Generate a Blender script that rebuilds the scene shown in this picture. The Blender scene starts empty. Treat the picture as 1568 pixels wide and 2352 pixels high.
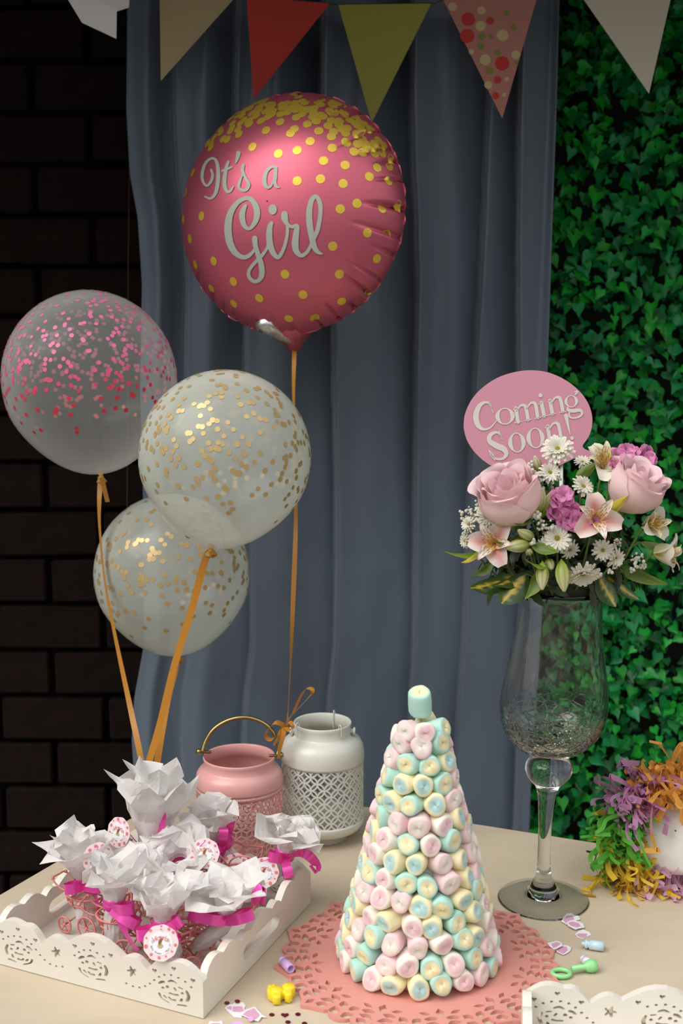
import bpy, bmesh, math, random
from mathutils import Vector, Matrix, noise
from mathutils.bvhtree import BVHTree
PI = math.pi
V3 = Vector
SC = bpy.context.scene
COLL = SC.collection

# ------------------------------------------------------------------ camera
FPX, PITCH, CAMZ = 2700.0, math.radians(8), 1.45
TZ = 0.75                                   # table top height
cam = bpy.data.cameras.new('camera')
cam.sensor_fit = 'VERTICAL'
cam.sensor_height = 36.0
cam.lens = FPX / 2352 * 36.0
cam.clip_start = 0.05
cam.dof.use_dof = True
cam.dof.focus_distance = 1.46
cam.dof.aperture_fstop = 6.3
camo = bpy.data.objects.new('camera', cam)
COLL.objects.link(camo)
camo.location = (0, 0, CAMZ)
camo.rotation_euler = (PI / 2 - PITCH, 0, 0)
SC.camera = camo
CP = V3((0, 0, CAMZ))
CF = V3((0, math.cos(PITCH), -math.sin(PITCH)))
CU = V3((0, math.sin(PITCH), math.cos(PITCH)))

# ------------------------------------------------------------------ sky, sun, exposure
w = bpy.data.worlds.new('sky'); SC.world = w; w.use_nodes = True
nt = w.node_tree; nt.nodes.clear()
wo = nt.nodes.new('ShaderNodeOutputWorld'); bg = nt.nodes.new('ShaderNodeBackground')
tc = nt.nodes.new('ShaderNodeTexCoord'); sx = nt.nodes.new('ShaderNodeSeparateXYZ')
cr = nt.nodes.new('ShaderNodeValToRGB')
cr.color_ramp.elements[0].position = 0.0; cr.color_ramp.elements[0].color = (0.10, 0.10, 0.10, 1)
cr.color_ramp.elements[1].position = 0.9; cr.color_ramp.elements[1].color = (0.97, 0.98, 1.0, 1)
nt.links.new(tc.outputs['Generated'], sx.inputs[0]); nt.links.new(sx.outputs['Z'], cr.inputs[0])
nt.links.new(cr.outputs[0], bg.inputs[0]); bg.inputs[1].default_value = 1.08
nt.links.new(bg.outputs[0], wo.inputs[0])
sun = bpy.data.lights.new('sun', 'SUN'); sun.energy = 1.5; sun.angle = math.radians(45); sun.color = (1, 0.97, 0.92)
suno = bpy.data.objects.new('sun', sun); COLL.objects.link(suno)
suno.rotation_euler = V3((0.78, 0.50, -1.0)).to_track_quat('-Z', 'Y').to_euler()
SC.view_settings.view_transform = 'Standard'; SC.view_settings.look = 'None'
SC.view_settings.gamma = 1.0; SC.view_settings.use_curve_mapping = False
SC.view_settings.exposure = 0.55
SC.cycles.transparent_max_bounces = 24
SC.cycles.max_bounces = 12

# ------------------------------------------------------------------ placing helpers: a photo pixel becomes a sight line, a depth makes it a point
def ray(px, py):
    return CF + (px - 784) / FPX * V3((1, 0, 0)) - (py - 1176) / FPX * CU
def at(px, py, Y):
    d = ray(px, py); return CP + d * (Y / d.y)
def tab(px, py, h=0.0):
    d = ray(px, py); return CP + d * ((TZ + h - CAMZ) / d.z)
def mpp(P):                                  # metres per photo pixel at P
    return (V3(P) - CP).dot(CF) / FPX

# ------------------------------------------------------------------ materials
MATS = {}
def mat(name, col=(0.5, 0.5, 0.5), rough=0.5, metal=0.0, **k):
    if name in MATS: return MATS[name]
    m = bpy.data.materials.new(name); m.use_nodes = True
    n = m.node_tree.nodes; L = m.node_tree.links
    b = n['Principled BSDF']
    b.inputs['Base Color'].default_value = (*col, 1); b.inputs['Roughness'].default_value = rough
    b.inputs['Metallic'].default_value = metal
    for q, v in k.items():
        if q == 'sss':
            b.inputs['Subsurface Weight'].default_value = v; b.inputs['Subsurface Radius'].default_value = (0.006, 0.004, 0.003)
        if q == 'sheen': b.inputs['Sheen Weight'].default_value = v
        if q == 'trans': b.inputs['Transmission Weight'].default_value = v
        if q == 'ior': b.inputs['IOR'].default_value = v
        if q == 'coat': b.inputs['Coat Weight'].default_value = v; b.inputs['Coat Roughness'].default_value = 0.15
        if q == 'spec': b.inputs['Specular IOR Level'].default_value = v
        if q == 'aniso': b.inputs['Anisotropic'].default_value = v
    if 'attr' in k:
        a = n.new('ShaderNodeVertexColor'); a.layer_name = 'Col'; L.new(a.outputs[0], b.inputs['Base Color'])
    if 'noise' in k:                          # (scale, darkening, bump strength)
        s, d, bp = k['noise']
        t = n.new('ShaderNodeTexCoord'); z = n.new('ShaderNodeTexNoise'); z.inputs['Scale'].default_value = s; z.inputs['Detail'].default_value = 5
        L.new(t.outputs['Object'], z.inputs['Vector'])
        if d:
            r = n.new('ShaderNodeValToRGB'); r.color_ramp.elements[0].position = 0.3; r.color_ramp.elements[1].position = 0.7
            r.color_ramp.elements[0].color = (*[c * (1 - d) for c in col], 1); r.color_ramp.elements[1].color = (*col, 1)
            L.new(z.outputs[0], r.inputs[0]); L.new(r.outputs[0], b.inputs['Base Color'])
        if bp:
            u = n.new('ShaderNodeBump'); u.inputs['Strength'].default_value = bp; u.inputs['Distance'].default_value = k.get('bd', 0.002)
            L.new(z.outputs[0], u.inputs['Height']); L.new(u.outputs[0], b.inputs['Normal'])
    if 'trl' in k:                            # thin paper, petal, leaf: some light comes through
        o = n['Material Output']; tr = n.new('ShaderNodeBsdfTranslucent'); mx = n.new('ShaderNodeMixShader')
        mx.inputs[0].default_value = k['trl']
        tr.inputs[0].default_value = (*col, 1)
        if 'attr' in k: L.new(a.outputs[0], tr.inputs[0])
        L.new(b.outputs[0], mx.inputs[1]); L.new(tr.outputs[0], mx.inputs[2]); L.new(mx.outputs[0], o.inputs[0])
    if 'film' in k:                           # clear latex: thin milky film, denser seen edge on
        o = n['Material Output']; tr = n.new('ShaderNodeBsdfTransparent'); mx = n.new('ShaderNodeMixShader')
        fr = n.new('ShaderNodeLayerWeight'); fr.inputs[0].default_value = 0.5
        pw = n.new('ShaderNodeMath'); pw.operation = 'POWER'; pw.inputs[1].default_value = 2.0; L.new(fr.outputs['Facing'], pw.inputs[0])
        mp = n.new('ShaderNodeMapRange'); mp.inputs[3].default_value = k['film']; mp.inputs[4].default_value = min(1, k['film'] + 0.62)
        L.new(pw.outputs[0], mp.inputs[0]); L.new(mp.outputs[0], mx.inputs[0])
        L.new(tr.outputs[0], mx.inputs[1]); L.new(b.outputs[0], mx.inputs[2]); L.new(mx.outputs[0], o.inputs[0])
    MATS[name] = m; return m

# ------------------------------------------------------------------ mesh helpers
ORG = {}
GROUPS = {'lantern': 'pierced metal lanterns on the table', 'rose': 'pale pink roses of the bouquet', 'daisy': 'white daisies of the bouquet', 'alstroemeria': 'alstroemerias of the bouquet',
          'stock_flower': 'lilac stock spikes of the bouquet', 'flower_bud': 'green buds of the bouquet', 'leaf_spray': 'leaves of the bouquet', 'gypsophila_sprig': 'tiny white blossom sprigs of the bouquet',
          'party_favour': 'tissue wrapped favours in the white tray', 'paper_cutout': 'pink paper cutouts scattered on the table', 'bottle_charm': 'tiny bottle charms on the table', 'gift_tray': 'white scalloped trays'}
def tagit(o, label=None, cat=None, group=None, kind=None):
    if label: o['label'] = label
    if cat: o['category'] = cat
    if group: o['group'] = group
    if kind: o['kind'] = kind
    return o
def thing(name, loc, label, cat, group=None):
    o = bpy.data.objects.new(name, None); o.location = loc; o.empty_display_size = 0.02
    COLL.objects.link(o); ORG[o] = V3(loc)
    return tagit(o, label, cat, group or GROUPS.get(name))
class MB:
    def __init__(s): s.v = []; s.f = []; s.m = []; s.c = []
    def add(s, vf, mi=0, col=None):
        v, f = vf[0], vf[1]; b = len(s.v)
        s.v += [tuple(p) for p in v]; s.f += [tuple(i + b for i in q) for q in f]; s.m += [mi] * len(f)
        if col is None: col = vf[2] if len(vf) > 2 else (1, 1, 1)
        s.c += list(col) if len(col) == len(v) and not isinstance(col[0], (int, float)) else [col] * len(v)
        return s
def build(name, mb, mats, parent=None, smooth=True, solid=0.0, bevel=0.0, raw=False, fixn=False):
    if not isinstance(mb, MB): mb = MB().add(mb)
    org = ORG.get(parent, V3((0, 0, 0)))
    if raw: org = V3((0, 0, 0))
    elif parent is None and mb.v:
        xs = [p[0] for p in mb.v]; ys = [p[1] for p in mb.v]; zs = [p[2] for p in mb.v]
        org = V3(((min(xs) + max(xs)) / 2, (min(ys) + max(ys)) / 2, min(zs)))
    me = bpy.data.meshes.new(name)
    me.from_pydata([(p[0] - org.x, p[1] - org.y, p[2] - org.z) for p in mb.v], [], mb.f)
    for m in (mats if isinstance(mats, (list, tuple)) else [mats]): me.materials.append(m)
    me.polygons.foreach_set('material_index', mb.m)
    if smooth: me.polygons.foreach_set('use_smooth', [True] * len(me.polygons))
    if any(c != (1, 1, 1) for c in mb.c):
        ca = me.color_attributes.new('Col', 'FLOAT_COLOR', 'POINT')
        ca.data.foreach_set('color', [x for c in mb.c for x in (c[0], c[1], c[2], 1.0)])
    if fixn:
        b_ = bmesh.new(); b_.from_mesh(me); bmesh.ops.recalc_face_normals(b_, faces=b_.faces[:]); b_.to_mesh(me); b_.free()
    me.update()
    o = bpy.data.objects.new(name, me); COLL.objects.link(o)
    if parent is not None: o.parent = parent
    else: o.location = org
    ORG[o] = org
    if solid:
        md = o.modifiers.new('s', 'SOLIDIFY'); md.thickness = solid; md.offset = 0
    if bevel:
        md = o.modifiers.new('b', 'BEVEL'); md.width = bevel; md.segments = 2; md.limit_method = 'ANGLE'
    return o
def structure(o): o['kind'] = 'structure'; return o
def box(a, b):
    x0, y0, z0 = a; x1, y1, z1 = b
    return ([(x0, y0, z0), (x1, y0, z0), (x1, y1, z0), (x0, y1, z0), (x0, y0, z1), (x1, y0, z1), (x1, y1, z1), (x0, y1, z1)],
            [(0, 3, 2, 1), (4, 5, 6, 7), (0, 1, 5, 4), (1, 2, 6, 5), (2, 3, 7, 6), (3, 0, 4, 7)])
def basis(axis, roll=0.0):
    return V3(axis).normalized().to_track_quat('Z', 'Y').to_matrix() @ Matrix.Rotation(roll, 3, 'Z')
def xf(vf, P, M=None, s=1.0):
    P = V3(P); M = M or Matrix.Identity(3)
    return ([P + M @ (V3(p) * s) for p in vf[0]],) + tuple(vf[1:])
def lathe(prof, n=32, cap=False):
    v = []; f = []
    for (r, z) in prof:
        for i in range(n): v.append((r * math.cos(2 * PI * i / n), r * math.sin(2 * PI * i / n), z))
    for k in range(len(prof) - 1):
        for i in range(n):
            j = (i + 1) % n; f.append((k * n + i, k * n + j, (k + 1) * n + j, (k + 1) * n + i))
    if cap:
        f.append(tuple(range(n))[::-1]); f.append(tuple((len(prof) - 1) * n + i for i in range(n)))
    return v, f
def spline(pts, n=6, closed=False):
    P = [V3(p) for p in pts]; out = []; N = len(P)
    for i in range(N if closed else N - 1):
        g = (lambda k: P[k % N]) if closed else (lambda k: P[max(0, min(N - 1, k))])
        a, b, c, d = g(i - 1), g(i), g(i + 1), g(i + 2)
        for j in range(n):
            t = j / n
            out.append(0.5 * ((2 * b) + (c - a) * t + (2 * a - 5 * b + 4 * c - d) * t * t + (3 * b - a - 3 * c + d) * t ** 3))
    if not closed: out.append(P[-1].copy())
    return out
def tube(pts, r, n=6, closed=False):
    P = [V3(p) for p in pts]; N = len(P); v = []; f = []
    rr = r if isinstance(r, (list, tuple)) else [r] * N
    up = None
    for i in range(N):
        t = (P[(i + 1) % N] - P[i - 1]) if closed else (P[min(N - 1, i + 1)] - P[max(0, i - 1)])
        if t.length < 1e-9: t = V3((0, 0, 1))
        t.normalize()
        if up is None: up = t.orthogonal().normalized()
        up = (up - t * up.dot(t))
        if up.length < 1e-6: up = t.orthogonal()
        up.normalize(); bi = t.cross(up)
        for k in range(n):
            a = 2 * PI * k / n; v.append(P[i] + (up * math.cos(a) + bi * math.sin(a)) * rr[i])
    for i in range(N if closed else N - 1):
        for k in range(n):
            l = (k + 1) % n; i2 = (i + 1) % N
            f.append((i * n + k, i * n + l, i2 * n + l, i2 * n + k))
    if not closed:
        f.append(tuple(range(n))[::-1]); f.append(tuple((N - 1) * n + k for k in range(n)))
    return v, f
def ribbon(pts, wid, across, twist=None):
    """flat band along pts; across = direction(s) of its width"""
    P = [V3(p) for p in pts]; v = []; f = []; N = len(P)
    for i in range(N):
        t = (P[min(N - 1, i + 1)] - P[max(0, i - 1)]).normalized()
        a = V3(across[i] if isinstance(across, list) else across)
        if twist: a = Matrix.Rotation(twist(i / (N - 1)), 3, t) @ a
        a = (a - t * a.dot(t)); a = a.normalized() if a.length > 1e-6 else t.orthogonal()
        wd = wid[i] if isinstance(wid, list) else wid
        v += [P[i] - a * wd / 2, P[i] + a * wd / 2]
    for i in range(N - 1): f.append((2 * i, 2 * i + 1, 2 * i + 3, 2 * i + 2))
    return v, f
def ball(r, P=(0, 0, 0), n=10, m=6, sx=1, sy=1, sz=1):
    v, f = lathe([(max(1e-4, r * math.sin(PI * k / m)), -r * math.cos(PI * k / m)) for k in range(m + 1)], n)
    return [(p[0] * sx + P[0], p[1] * sy + P[1], p[2] * sz + P[2]) for p in v], f
def stroke(pts, n=5):
    """brush stroke in 2D: pts = (x, y, width)"""
    S = spline([V3((p[0], p[1], p[2])) for p in pts], n); v = []; f = []; N = len(S)
    def nrm(i):
        t = S[min(N - 1, i + 1)] - S[max(0, i - 1)]; t = V3((t.x, t.y, 0)); t = t.normalized() if t.length > 1e-6 else V3((1, 0, 0))
        return t, V3((-t.y, t.x, 0))
    for i in range(N):
        t, q = nrm(i); c = V3((S[i].x, S[i].y, 0)); h = max(1e-6, S[i].z) / 2
        v += [c - q * h, c, c + q * h]
    for i in range(N - 1):
        a = 3 * i; f += [(a, a + 1, a + 4, a + 3), (a + 1, a + 2, a + 5, a + 4)]
    for i, sg in ((0, -1), (N - 1, 1)):         # round ends
        t, q = nrm(i); c = V3((S[i].x, S[i].y, 0)); h = max(1e-6, S[i].z) / 2; b = len(v); v.append(c)
        for k in range(7):
            a = PI * k / 6; v.append(c + q * h * math.cos(a) + t * sg * h * math.sin(a))
        for k in range(6): f.append((b, b + 1 + k, b + 2 + k))
    return [(p.x, p.y) for p in v], f
def ring2(cx, cy, rx, ry, wthick, wthin, n=24, tilt=0.0):
    v = []; f = []
    for i in range(n):
        a = 2 * PI * i / n; wd = wthin + (wthick - wthin) * abs(math.cos(a)) ** 1.6
        for s in (-1, 1):
            x = (rx + s * wd / 2) * math.cos(a); y = (ry + s * wthin / 2) * math.sin(a)
            v.append((cx + x * math.cos(tilt) - y * math.sin(tilt), cy + x * math.sin(tilt) + y * math.cos(tilt)))
    for i in range(n):
        j = (i + 1) % n; f.append((2 * i, 2 * i + 1, 2 * j + 1, 2 * j))
    return v, f
def disc2(cx, cy, rx, ry, n=14):
    return [(cx, cy)] + [(cx + rx * math.cos(2 * PI * i / n), cy + ry * math.sin(2 * PI * i / n)) for i in range(n)], [(0, 1 + i, 1 + (i + 1) % n) for i in range(n)]
def plate(outer, holes, th, name='p', bev=0.0):
    """flat board of thickness th with real holes: returns verts/faces in XY, z from -th/2 to th/2"""
    cu = bpy.data.curves.new(name, 'CURVE'); cu.dimensions = '2D'; cu.fill_mode = 'BOTH'; cu.extrude = th / 2 - bev
    if bev: cu.bevel_depth = bev; cu.bevel_resolution = 1; cu.offset = -bev
    for pl in [outer] + holes:
        sp = cu.splines.new('POLY'); sp.points.add(len(pl) - 1); sp.use_cyclic_u = True
        for q, p in zip(sp.points, pl): q.co = (p[0], p[1], 0, 1)
    o = bpy.data.objects.new(name, cu); COLL.objects.link(o)
    me = bpy.data.meshes.new_from_object(o.evaluated_get(bpy.context.evaluated_depsgraph_get()))
    v = [tuple(x.co) for x in me.vertices]; f = [tuple(p.vertices) for p in me.polygons]
    bpy.data.objects.remove(o); bpy.data.curves.remove(cu); bpy.data.meshes.remove(me)
    return v, f
def textmesh(s, size, shear=0.0):
    cu = bpy.data.curves.new('t', 'FONT'); cu.body = s; cu.size = size; cu.shear = shear; cu.align_x = 'CENTER'; cu.align_y = 'CENTER'; cu.resolution_u = 2
    o = bpy.data.objects.new('t', cu); COLL.objects.link(o)
    me = bpy.data.meshes.new_from_object(o.evaluated_get(bpy.context.evaluated_depsgraph_get()))
    v = [tuple(x.co) for x in me.vertices]; f = [tuple(p.vertices) for p in me.polygons]
    bpy.data.objects.remove(o); bpy.data.curves.remove(cu); bpy.data.meshes.remove(me)
    return v, f
def lerp(a, b, t): return a + (b - a) * t
def mixc(a, b, t): return tuple(x + (y - x) * t for x, y in zip(a, b))
def sm(a, b, x):
    t = max(0, min(1, (x - a) / (b - a))); return t * t * (3 - 2 * t)

# ================================================================== the setting
RND = random.Random(7)
floor_m = mat('floor_concrete', (0.20, 0.18, 0.16), 0.7, noise=(9, 0.3, 0.2))
structure(build('floor', box((-3, -2.5, -0.05), (3, 2.6, 0)), floor_m, smooth=False))
mort = mat('dark_mortar', (0.007, 0.006, 0.005), 0.95, spec=.1, noise=(60, 0.3, 0.4))
wb = structure(build('wall_back', box((-3, 2.34, 0), (3, 2.5, 2.7)), mort, smooth=False))
roofm = mat('roof_boards', (0.06, 0.05, 0.045), 0.8, noise=(12, 0.4, 0.2))
structure(build('ceiling', box((-3, 1.50, 2.20), (3, 2.338, 2.30)), roofm, smooth=False))
brm = mat('dark_brick', (0.016, 0.008, 0.006), 0.9, spec=.15, noise=(35, 0.45, 0.6))
# dark brickwork left of the curtain, every brick a piece of its own with a recessed joint
bv, bf = [], []
bm = bmesh.new(); bmesh.ops.create_cube(bm, size=1.0)
for q in bm.verts: q.co.x *= 0.205; q.co.y *= 0.03; q.co.z *= 0.085
bmesh.ops.bevel(bm, geom=bm.edges[:], offset=0.004, segments=1, affect='EDGES')
brick_me = bpy.data.meshes.new('brick'); bm.to_mesh(brick_me); bm.free(); brick_me.materials.append(brm)
for r in range(23):
    for c in range(4):
        o = bpy.data.objects.new('brick', brick_me); COLL.objects.link(o); o.parent = wb
        wo_ = ORG[wb]
        o.location = V3((-1.13 + c * 0.217 + (0.108 if r % 2 else 0), 2.334 - RND.uniform(0, 0.007), 0.22 + r * 0.0955)) - wo_
        o.rotation_euler = (0, RND.uniform(-.012, .012), RND.uniform(-.01, .01))

# ------------------------------------------------------------------ table
Rt = V3((0.926, -0.378, 0)); Lt = V3((-0.45, -0.893, 0)); P0 = V3((0.035, 1.729, 0)); Q0 = V3((-0.285, 1.745, 0))
d_ = Rt.x * Lt.y - Rt.y * Lt.x; q_ = Q0 - P0; s_ = (q_.x * Lt.y - q_.y * Lt.x) / d_
K = P0 + Rt * s_
tp = [K, K + Rt * 1.25, K + Rt * 1.25 + Lt * 0.85, K + Lt * 0.85]
linen = mat('beige_linen_top', (0.54, 0.46, 0.34), 0.75)
n_ = linen.node_tree.nodes; l_ = linen.node_tree.links
t1 = n_.new('ShaderNodeTexCoord'); ns = n_.new('ShaderNodeTexNoise'); ns.inputs['Scale'].default_value = 7; ns.inputs['Detail'].default_value = 6
ns2 = n_.new('ShaderNodeTexNoise'); ns2.inputs['Scale'].default_value = 420; mpn = n_.new('ShaderNodeMapping'); mpn.inputs['Scale'].default_value = (1, 3, 1); mpn.inputs['Rotation'].default_value = (0, 0, -0.39)
crp = n_.new('ShaderNodeValToRGB'); crp.color_ramp.elements[0].position = .3; crp.color_ramp.elements[1].position = .7
crp.color_ramp.elements[0].color = (0.525, 0.435, 0.315, 1); crp.color_ramp.elements[1].color = (0.58, 0.485, 0.355, 1)
bpn = n_.new('ShaderNodeBump'); bpn.inputs['Strength'].default_value = 0.25; bpn.inputs['Distance'].default_value = 0.001
l_.new(t1.outputs['Object'], mpn.inputs[0]); l_.new(mpn.outputs[0], ns2.inputs['Vector']); l_.new(mpn.outputs[0], ns.inputs['Vector'])
l_.new(ns.outputs[0], crp.inputs[0]); l_.new(crp.outputs[0], n_['Principled BSDF'].inputs['Base Color'])
l_.new(ns2.outputs[0], bpn.inputs['Height']); l_.new(bpn.outputs[0], n_['Principled BSDF'].inputs['Normal'])
T = thing('party_table', (tp[0] + tp[2]) / 2 * 1.0, 'beige linen-topped party table carrying the marshmallow tower and the tray', 'table')
tb = [(p.x, p.y, TZ) for p in tp] + [(p.x, p.y, TZ - 0.025) for p in tp]
build('tabletop', (tb, [(3, 2, 1, 0), (4, 5, 6, 7)] + [(i, (i + 1) % 4, 4 + (i + 1) % 4, 4 + i) for i in range(4)]), linen, T, smooth=False, bevel=0.003)
legm = mat('table_leg_wood', (0.16, 0.11, 0.07), 0.5)
for i, p in enumerate(tp):
    c = (tp[0] + tp[2]) / 2; q = p + (c - p) * 0.10
    build('leg', lathe([(0.018, 0), (0.026, 0.05), (0.03, TZ - 0.025)], 14, True) if 0 else xf(lathe([(0.018, 0), (0.026, 0.05), (0.03, TZ - 0.025)], 14, True), (q.x, q.y, 0)), legm, T)

# ------------------------------------------------------------------ curtain
def interp(tbl, y):
    for (a, va), (b, vb) in zip(tbl, tbl[1:]):
        if y <= b: return lerp(va, vb, max(0, min(1, (y - a) / (b - a))))
    return tbl[-1][1]
CY = 2.12
le = [(-300, 296), (250, 290), (400, 298), (500, 316), (650, 326), (900, 322), (1200, 330), (1480, 331), (1600, 309), (1700, 303), (1850, 312), (2300, 320)]
re_ = [(-300, 1292), (250, 1277), (600, 1265), (850, 1257), (1300, 1240), (1900, 1215), (2300, 1200)]
cutm = mat('grey_blue_satin', (0.112, 0.146, 0.192), 0.40, sheen=0.3, spec=0.6, noise=(900, 0.0, 0.08), bd=0.0006)
NU, NV = 260, 130
v = []; f = []
folds = [(.045, .024, .02), (.17, .016, .03), (.34, .012, .04), (.57, .010, .04), (.76, .012, .03), (.975, -.014, .02)]
for j in range(NV + 1):
    py = lerp(-150, 2330, j / NV)
    xl, xr = interp(le, py), interp(re_, py)
    for i in range(NU + 1):
        u = i / NU; px = lerp(xl, xr, u)
        drift = 0.018 * math.sin(py / 420 + 1.3) * math.sin(u * 9)
        d = 0
        k = 1.35 - 0.75 * sm(300, 1500, py)
        for (ca, cb, st, rec, fw, rw) in ((.451, .487, .050, .040, .085, .055), (.905, .955, .034, .030, .05, .05), (.655, .690, .030, .032, .05, .05), (.245, .270, .022, .026, .05, .05), (.835, .80, .016, .024, .04, .04), (.10, .115, .020, .012, .05, .04)):
            q = u - lerp(ca, cb, sm(0, 1900, py)) - .004 * math.sin(py / 260 + ca * 9)
            if q > 0: d += st * k * sm(0, .012, q) * math.exp(-max(0, q - .012) / fw) - rec * k * (1 - sm(0, .012, q))
            else: d -= rec * k * math.exp(q / rw)
        for (c, a, wd) in folds:
            q = (u - c - drift * .5) / wd
            d += a * k * math.exp(-q * q) * (1.0 if q > 0 else 1)
        d += 0.005 * math.sin(u * 37 + 2.2 * math.sin(py / 600)) * k
        d += 0.016 * (noise.noise(V3((u * 5, py / 700, 2))) ) + 0.007 * noise.noise(V3((u * 13, py / 220, 5)))
        for cy_, am in ((905, .0022), (1318, .0030), (1545, .0018), (560, .0014)):
            q = (py + 10 * math.sin(u * 12) - cy_) / 22; d += am * (1 - abs(2 * sm(-1.4, 1.4, q) - 1)) * (0.5 + noise.noise(V3((u * 6, cy_, 0))))
        v.append(at(px, py, CY - d))
for j in range(NV):
    for i in range(NU):
        a = j * (NU + 1) + i; f.append((a, a + 1, a + NU + 2, a + NU + 1))
tagit(build('curtain', (v, f), cutm, None, solid=0.0015), 'grey blue satin curtain hanging in folds behind the balloons', 'curtain')

# ------------------------------------------------------------------ ivy panel
IV = thing('ivy_panel', (0.62, 2.30, 0.30), 'green artificial ivy panel hanging right of the curtain', 'ivy')
build('backing', box((0.28, 2.300, 0.30), (1.05, 2.325, 2.20)), mat('ivy_backing', (0.006, 0.012, 0.006), 0.9, noise=(40, .5, .5)), IV, smooth=False)
ivm = mat('ivy_leaf', (0.01, 0.2, 0.03), 0.38, attr=True, trl=0.12, spec=0.35)
def ivyleaf(sz, col, fold):
    h = [(0, 0), (.32, -.22), (.52, .0), (.50, .30), (.24, .62), (0, 1.05)]
    v = [(0, 0.0, 0), (0, .5, -.10)] + [(x, y, fold * abs(x)) for x, y in h[1:5]] + [(0, 1.05, -.22)] + [(-x, y, fold * abs(x)) for x, y in h[4:0:-1]]
    v = [(p[0] * sz, p[1] * sz, p[2] * sz) for p in v]
    f = [(0, 2, 3, 1), (1, 3, 4, 5), (1, 5, 6), (1, 6, 7), (1, 7, 8, 9), (0, 1, 9, 10)]
    cc = [col] * len(v); cc[0] = cc[1] = tuple(min(1, c * 1.25) for c in col)
    return v, f, cc
IVC = [(0.009, 0.270, 0.036), (0.013, 0.350, 0.034), (0.007, 0.200, 0.042), (0.011, 0.235, 0.068), (0.017, 0.310, 0.024), (0.004, 0.100, 0.024)]
var = []
for i in range(6):
    mb = MB().add(ivyleaf(1.0, IVC[i], 0.25)); o = build('leaf', mb, ivm, None, raw=True); var.append(o.data); bpy.data.objects.remove(o)
stuff = MB(); cells = []
RV = random.Random(11)
nl = 5600
for k in range(nl):
    x = RV.uniform(0.30, 0.92); z = RV.uniform(0.34, 2.17)
    cl = noise.noise(V3((x * 9, z * 9, 3)))
    dep = 0.012 + 0.085 * RV.random() ** 0.8 + 0.03 * max(0, cl)
    y = 2.300 - dep
    sz = RV.uniform(0.0145, 0.027)
    nrm = V3((RV.gauss(-.1, .5), -1, RV.gauss(.45, .45)))
    M = nrm.normalized().to_track_quat('Z', 'Y').to_matrix() @ Matrix.Rotation(PI + RV.gauss(0, .8), 3, 'Z')
    cells.append((dep, x, y, z, sz, M, RV.randrange(6)))
cells.sort(key=lambda c: -c[0])
big = [c for c in cells if 0.34 < c[1] < 0.66 and 0.55 < c[3] < 2.05][:295]
ids = set(id(c) for c in big)
for c in cells:
    if id(c) in ids:
        o = bpy.data.objects.new('leaf', var[c[6]]); COLL.objects.link(o); o.parent = IV
        o.matrix_local = Matrix.Translation(V3(c[1:4]) - ORG[IV]) @ c[5].to_4x4() @ Matrix.Scale(c[4], 4)
    else:
        l = ivyleaf(c[4], IVC[c[6]], .25); stuff.add(xf(l, c[1:4], c[5]))
build('foliage', stuff, ivm, IV)['kind'] = 'stuff'

# ------------------------------------------------------------------ bunting
BY = 2.02
BU = thing('bunting', at(800, 0, BY), 'string of coloured paper pennants hung across the curtain top', 'bunting')
cordm = mat('bunting_cord', (0.10, 0.05, 0.03), 0.8)
cordp = [at(x, y, BY + .004) for x, y in ((200, -60), (340, -40), (560, -8), (757, 8), (777, 11), (990, 8), (1020, 0), (1240, -30), (1310, -45), (1560, -90))]
build('cord', tube(spline(cordp, 4), 0.0012, 5), cordm, BU)
def pennant(px, m, lab, yy=BY):
    a = [at(x, y, yy) for x, y in px]; n = len(a); cxy = sum(a, V3()) / n
    mb = MB().add(([p + V3((0, 0, 0)) for p in a] + [p + V3((0, .0012, 0)) for p in a], [tuple(range(n))[::-1], tuple(range(n, 2 * n))] + [(i, (i + 1) % n, n + (i + 1) % n, n + i) for i in range(n)]))
    o = build('pennant', mb, m, BU, smooth=False); o['label'] = lab; return o
pennant([(366, -38), (545, -12), (369, 186)], mat('pennant_cream', (0.45, 0.36, 0.19), 0.7), 'cream paper pennant, leftmost of the large ones')
pennant([(566, -8), (757, 8), (582, 228)], mat('pennant_red', (0.50, 0.030, 0.014), 0.65), 'red paper pennant')
pennant([(777, 11), (990, 8), (853, 282)], mat('pennant_yellow', (0.34, 0.31, 0.045), 0.65), 'yellow green paper pennant')
pk = pennant([(1018, 0), (1240, -30), (1153, 272)], mat('pennant_pink', (0.50, 0.21, 0.16), 0.65), 'pink paper pennant with coloured dots')
pennant([(1310, -45), (1560, -90), (1490, 215)], mat('pennant_pale', (0.66, 0.60, 0.48), 0.65), 'pale paper pennant in front of the ivy')
c5 = lambda x, y, r, k: (960 + x / 4.612, y / 4.612, r / 4.612, k)
dots = [c5(530, 205, 72, 0), c5(520, 380, 76, 0), c5(890, 672, 76, 0), c5(842, 845, 40, 0), c5(822, 1013, 36, 0), c5(762, 220, 40, 0),
        c5(365, 70, 48, 1), c5(660, 275, 55, 1), c5(893, 375, 62, 1), c5(710, 633, 60, 1), c5(1035, 580, 48, 1), c5(742, 900, 42, 1), c5(563, 548, 28, 1), c5(937, 838, 24, 1), c5(912, 1003, 22, 1), c5(670, 110, 45, 1),
        c5(672, 385, 38, 2), c5(662, 488, 36, 2), c5(770, 385, 24, 2), c5(842, 556, 32, 2), c5(757, 750, 38, 2), c5(1040, 665, 20, 2), c5(940, 140, 30, 2), c5(1010, 290, 30, 2)]
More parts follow.
